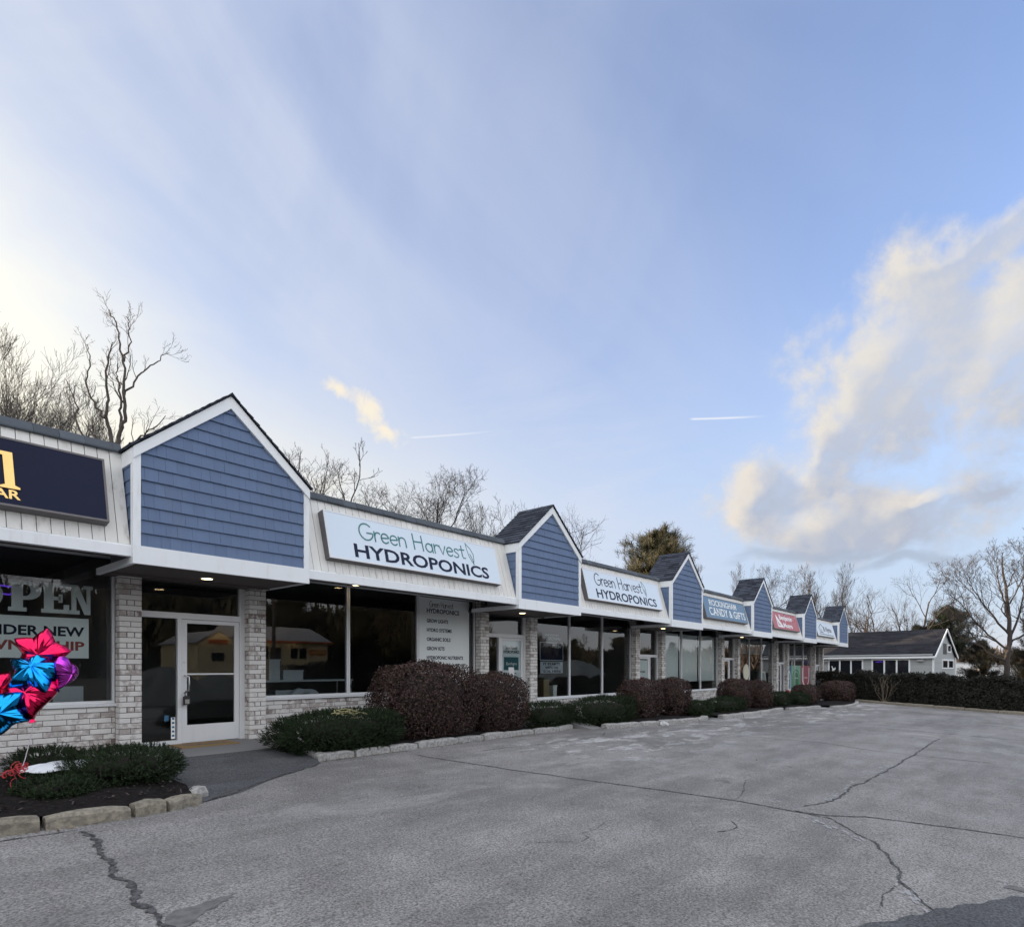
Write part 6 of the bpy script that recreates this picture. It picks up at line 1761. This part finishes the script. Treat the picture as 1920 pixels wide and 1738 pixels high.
def hbar(p0, p1, w, d, m='trim', name='trim_board'):
    p0 = Vector(p0); p1 = Vector(p1); v = p1 - p0; zc = Vector((0, 0, 1)); s_ = v.cross(zc)
    if s_.length < 1e-4: s_ = E1
    s_ = s_.normalized(); u = s_.cross(v).normalized()
    mb = MB(); mb.obox((p0 + p1) / 2, v / 2, s_ * d, u * w); return mb.build(name, M[m], house)
hbar(hp(-.26, -.2, HE - .10), hp(-.26, HL + .2, HE - .10), .075, .03)
hbar(hp(-.02, -.045, HG), hp(-.02, -.045, HE - .05), .06, .05, name='corner_board'); hbar(hp(HD_, -.045, HG), hp(HD_, -.045, HE - .05), .06, .05, name='corner_board')
hbar(hp(-.22, -.215, HE - .12), hp(HD_ / 2, -.215, HR - .03), .085, .025, name='rake_board'); hbar(hp(HD_ / 2, -.215, HR - .03), hp(HD_ + .22, -.215, HE - .12), .085, .025, name='rake_board')
def hwin(front, b0_, b1_, z0, z1, n, dark=True):
    """framed window with n sashes on the front (or on the gable)"""
    def P_(b, o, z): return hp(-o, b, z) if front else hp(b, -o, z)
    mb = MB(); f = .11
    for q0, q1, c0, c1 in [(b0_, b1_, z0, z0 + f), (b0_, b1_, z1 - f, z1)] + [(b0_ + (b1_ - b0_ - f) * k / n, b0_ + (b1_ - b0_ - f) * k / n + f, z0 + f, z1 - f) for k in range(n + 1)]:
        mb.prism([P_(q0, .02, c0), P_(q1, .02, c0), P_(q1, .02, c1), P_(q0, .02, c1)], Vector(P_(0, .075, 0)) - Vector(P_(0, .02, 0)))
    w_ = mb.build('window', M['trim'], house)
    for k in range(n):
        a = b0_ + (b1_ - b0_ - f) * k / n + f; b = b0_ + (b1_ - b0_ - f) * (k + 1) / n
        MB().add([P_(a, .045, z0 + f), P_(b, .045, z0 + f), P_(b, .045, z1 - f), P_(a, .045, z1 - f)], [(0, 1, 2, 3)]).build('pane', M['pane_dark'], w_)
        MB().add([P_(a, .04, (z0 + z1) / 2 - .5), P_(b, .04, (z0 + z1) / 2 - .5)] and [P_(a, .05, z1 - f - .02), P_(b, .05, z1 - f - .02), P_(b, .05, z1 - f), P_(a, .05, z1 - f)], [(0, 1, 2, 3)]).build('sash', M['alu'], w_)
    return w_
m = bpy.data.materials.new('dark_pane'); m.use_nodes = True
bs = m.node_tree.nodes['Principled BSDF']; bs.inputs['Base Color'].default_value = (.012, .014, .02, 1); bs.inputs['Roughness'].default_value = .03; bs.inputs['Specular IOR Level'].default_value = .35
M['pane_dark'] = m
hwin(True, 4.75, 7.45, 1.02, 2.44, 3); hwin(True, 1.45, 4.15, 1.02, 2.44, 3);
hwin(False, 2.85, 4.75, 1.62, 2.40, 1); hwin(False, 4.85, 6.7, 1.62, 2.40, 1)
hwin(False, 4.55, 5.85, 2.95, 3.62, 1)
mb = MB(); mb.prism([hp(3.25, -.04, 2.80), hp(4.35, -.04, 2.80), hp(4.35, -.04, 3.66), hp(3.25, -.04, 3.66)], E2 * .02); mb.build('loft_hatch', M['black'], house)
for b in (.75, 7.6):
    mb = MB(); v = hp(-.12, b, 2.28); mb.obox(v, E1 * .10, E2 * .22, (0, 0, .07)); mb.build('wall_lamp', M['tin'], house)
t = thing('window_light', 'small violet light in the left pane of the house window', 'light', hp(.25, 3.6, 2.1)); ORG[t.name] = Vector(t.location)
mb = MB()
mb.tube([hp(-.058, 3.35, 2.15), hp(-.058, 3.5, 2.22), hp(-.058, 3.7, 2.16), hp(-.058, 3.85, 2.2)], .035, 6); mb.build('tube', M['neon'], t)
t = poster_h = thing('window_cutout', 'white paper cut-out on the left pane of the house front', 'cut-out', hp(0, 7.1, 1.5)); ORG[t.name] = Vector(t.location)
mb = MB(); mb.prism([hp(-.06, 7.22 - a * .36, 1.25 + z * .62) for a, z in ((.3, 0), (.75, 0), (.8, .5), (1, .55), (.95, .85), (.7, .65), (.45, .7), (.25, 1), (.1, .95), (.28, .6), (.2, .35))], E1 * .008); mb.build('cutout', M['letter_white'], t)
# low white trailers far behind the right hedge
for (x, y, w, label) in ((108.0, 6.4, 7.0, 'long low white trailer seen over the hedge right of the grey house'), (93.5, 1.0, 8.0, 'white trailer behind the trunk of the wide bare tree')):
    g_ = ground_z(x, y); t = thing('box_trailer', label, 'trailer', (x, y, g_)); zt = 2.45 if x > 100 else 2.0
    sv = Vector((math.sin(HEAD), -math.cos(HEAD), 0)); fv = Vector((math.cos(HEAD), math.sin(HEAD), 0))
    mb = MB(); mb.obox((x, y, (zt + g_ + .9) / 2), sv * w / 2, fv * 1.25, (0, 0, (zt - g_ - .9) / 2)); mb.build('box', M['trim'], t)
    mb = MB(); mb.obox(Vector((x, y, zt - .10)) - fv * 1.26, sv * (w / 2 + .02), fv * .02, (0, 0, .06)); mb.build('rail', M['tin'], t)
    for k in (-.32, -.18, .3):
        mb = MB(); c_ = Vector((x, y, g_ + .48)) + sv * w * k - fv * 1.0; mb.tube([c_ - fv * .15, c_ + fv * .15], .48, 14); mb.build('wheel', M['black'], t)

# small white scrap at the kerb
t = thing('litter', 'crumpled white scrap lying at the kerb of the second window bed', 'litter', (16.6, 8.15, ground_z(16.6, 8.15)))
mb = MB()
for k in range(5):
    c_ = (16.6 + rng.uniform(-.06, .06), 8.15 + rng.uniform(-.05, .05), ground_z(16.6, 8.15) + .05 + rng.uniform(0, .05)); mb.obox(c_, (.06, .02 * k, .01), (-.01, .04, .02), (.0, -.01, .03))
mb.build('scrap', M['letter_white'], t)

# ------------------------------------------------------------------ the other side of the street, mirrored in the shop windows
def gz(x, y): return ground_z(x, y)
t = thing('cream_house', 'cream house with rust red eaves across the street', 'building', (27.5, -30.0, gz(27.5, -30))); g_ = Z(-.2)
mb = MB(); mb.box(25.6, 34.0, -38.0, -30.0, g_ - 1, Z(2.5)); mb.build('wall', M['cream'], t)
mb = MB(); mb.prism([(25.2, -29.6, Z(2.5)), (25.2, -38.4, Z(2.5)), (25.2, -34, Z(4.1))], (9.2, 0, 0)); mb.build('roof', M['tin'], t)
mb = MB(); mb.box(25.2, 34.4, -29.62, -29.5, Z(2.36), Z(2.54)); mb.build('eaves_board', M['rust'], t)
for x in (26.6, 27.4, 30.4, 31.3):
    mb = MB(); mb.box(x - .35, x + .35, -29.99, -29.94, Z(.9), Z(1.9)); mb.build('window', M['pane_dark'], t)
mb = MB(); mb.box(28.0, 29.0, -29.99, -29.93, g_, Z(1.9)); mb.build('door', M['bark'], t)
mb = MB(); mb.box(32.0, 33.8, -29.98, -29.90, Z(1.25), Z(1.75)); mb.build('name_board', M['rust'], t)
mb = MB(); mb.box(32.1, 33.7, -29.90, -29.88, Z(1.40), Z(1.62)); mb.build('name_strip', M['gold'], t)
t = thing('gabled_shop', 'cream gable-fronted shop across the street', 'building', (22.8, -31.0, gz(22.8, -31)))
mb = MB(); mb.prism([(21.2, -29.0, g_ - 1), (24.4, -29.0, g_ - 1), (24.4, -29.0, Z(2.2)), (22.8, -29.0, Z(3.1)), (21.2, -29.0, Z(2.2))], (0, -8, 0)); mb.build('wall', M['cream'], t)
mb = MB(); mb.prism([(21.0, -28.8, Z(2.15)), (22.8, -28.8, Z(3.2)), (22.8, -28.8, Z(3.1)), (21.0, -28.8, Z(2.03))], (0, -8.4, 0)); mb.prism([(24.6, -28.8, Z(2.15)), (22.8, -28.8, Z(3.2)), (22.8, -28.8, Z(3.1)), (24.6, -28.8, Z(2.03))], (0, -8.4, 0)); mb.build('roof', M['tin'], t)
mb = MB(); mb.box(22.0, 23.6, -28.98, -28.9, Z(2.05), Z(2.4)); mb.build('name_board', M['rust'], t)
mb = MB(); mb.box(22.3, 23.3, -28.99, -28.92, Z(.6), Z(1.3)); mb.build('window', M['pane_dark'], t)
def heap(label, x, y, rx, ry, h, seed):
    r_ = np.random.default_rng(seed); nu, nv = 56, 20; t = thing('snow_heap', label, 'snow', (x, y, gz(x, y))); mb = MB(); ph = r_.uniform(0, 6.28, 8)
    for i in range(nv + 1):
        f = i / nv
        for j in range(nu):
            a = 2 * math.pi * j / nu; k = 1 - f
            w = 1 + .10 * math.sin(3 * a + ph[0]) + .07 * math.sin(5 * a + ph[1]) + .05 * math.sin(9 * a + ph[2] + f * 4)
            z = h * (1 - k ** 1.6) * (1 + .16 * math.sin(4 * a + ph[3]) * (1 - f)) + .12 * math.sin(7 * a + 9 * f + ph[4]) * k * (h / 3) + r_.uniform(-.05, .05) * h / 3
            mb.V.append((x + rx * k * w * math.cos(a), y + ry * k * w * math.sin(a), gz(x, y) - .2 + z))
    for i in range(nv):
        for j in range(nu): mb.F.append((i * nu + j, i * nu + (j + 1) % nu, (i + 1) * nu + (j + 1) % nu, (i + 1) * nu + j))
    mb.build('heap', M['snow_dirty'], t, True)
heap('large heap of dirty ploughed snow at the street side of the lot', 46.0, -8.5, 6.8, 4.6, 3.7, 71)
heap('rounded heap of dirty ploughed snow opposite the first door', 15.5, -20.4, 3.4, 2.2, 2.6, 72)
heap('middling heap of dirty ploughed snow by the street', 19.5, -21.5, 2.8, 1.9, 2.0, 73)
def upole(x, y, h, label, can=True):
    t = thing('utility_pole', label, 'utility pole', (x, y, gz(x, y)), 'utility poles along the street'); z0 = gz(x, y)
    mb = MB(); mb.tube([(x, y, z0 - .2), (x, y, z0 + h)], [.16, .11], 10); mb.build('pole', M['pole'], t, True)
    mb = MB(); mb.box(x - .06, x + .06, y - 1.1, y + 1.1, z0 + h - .9, z0 + h - .75); mb.build('crossarm', M['pole'], t)
    if can:
        mb = MB(); mb.lathe([(.30, 0), (.32, .05), (.32, .95), (.2, 1.05)], (x + .45, y, z0 + h - 2.6), 14); mb.build('transformer', M['tin'], t)
    for k in (-1, 0, 1):
        mb = MB(); mb.lathe([(.04, 0), (.06, .06), (.03, .14)], (x, y + k, z0 + h - .75), 8); mb.build('insulator', M['tub'], t)
upole(22.8, -19.6, 9.0, 'weathered utility pole before the cream house', False); upole(33.0, -15.8, 8.4, 'utility pole with a grey transformer'); upole(62.0, -15.8, 9.0, 'utility pole far along the street', False)
for k in range(3):
    t = thing('power_line', ('power line over the street, nearest the cream house', 'middle one of the three power lines over the street', 'power line over the street, nearest the snow heaps')[k], 'cable', (40, -17, 9), 'power lines over the street'); mb = MB(); P = []
    nodes = [(-30, -24.0 + k, 9.3), (22.8, -20.6 + k, 9.2), (33.0, -16.8 + k, 8.6), (62.0, -16.8 + k, 8.6), (110, -17 + k, 8.5)]
    for a, b in zip(nodes[:-1], nodes[1:]):
        for i in range(8):
            f = i / 8; P.append((a[0] + (b[0] - a[0]) * f, a[1] + (b[1] - a[1]) * f, a[2] + (b[2] - a[2]) * f - .9 * 4 * f * (1 - f) * .6 + .0))
    mb.tube(P, .016, 4, False); mb.build('wire', M['black'], t)
G3 = 'bare trees across the street'
STREET_TREES = ['bare tree across the street, farthest left of the gabled shop', 'bare tree across the street just left of the gabled shop', 'bare tree rising behind the gabled shop', 'bare tree rising behind the cream house roof', 'bare tree just right of the cream house', 'second bare tree right of the cream house', 'open bare tree opposite the second window bay', 'bare tree opposite the white blinds', 'round bare tree opposite the fourth bay', 'bare tree farthest along the street']
STREET_PINES = ['dark evergreen left of the gabled shop across the street', 'dark evergreen between gabled shop and cream house', 'narrow dark evergreen at the right end of the cream house', 'tall dark evergreen behind the transformer pole', 'dark evergreen right of the transformer pole', 'dark evergreen behind the large dirty snow heap', 'round dark evergreen opposite the white blinds', 'dark evergreen opposite the fourth bay', 'round dark evergreen opposite the arched posters', 'dark evergreen farthest along the street']
for k, (kind, x, y, h, rz) in enumerate((('vase', 2, -44, 12, .3), ('round', 12, -46, 13, 1.2), ('vase', 20, -48, 13, 2.2), ('round', 30, -47, 12.5, 3.1), ('vase', 39, -44, 13, 4.0), ('round', 47, -42, 12, 5.0), ('airy', 56, -40, 12, .6), ('vase', 66, -38, 9, 1.7), ('round', 78, -38, 8, 2.6), ('vase', 92, -38, 8, 3.9))):
    tree(kind, x, y, h, STREET_TREES[k], rz, 1.15, G3)
for k, (x, y, h, w) in enumerate(((8, -43, 10.5, 6), (26, -44, 8.5, 7), (35.5, -40, 10, 7), (43, -38, 11, 7), (52, -37, 9, 6), (61, -36, 8, 6), (74, -36, 6.6, 6), (86, -36, 6.2, 6), (100, -35, 7, 6), (116, -32, 6.4, 6))):
    pine(STREET_PINES[k], x, y, h, w, 80 + k, 60, .05, 'wood_dark', 'evergreens across the street', roundness=3 if k % 2 else .8, tuft=.5)
wood([(72, -47), (110, -46), (160, -45)], 4.0, 6.0, 14000, 65, 'wood_dark', 4, (1.6, .22))
wood([(-60, -50), (0, -52), (40, -50), (72, -47)], 7.0, 11.5, 28000, 63, 'wood_dark', 4, (2.0, .22))
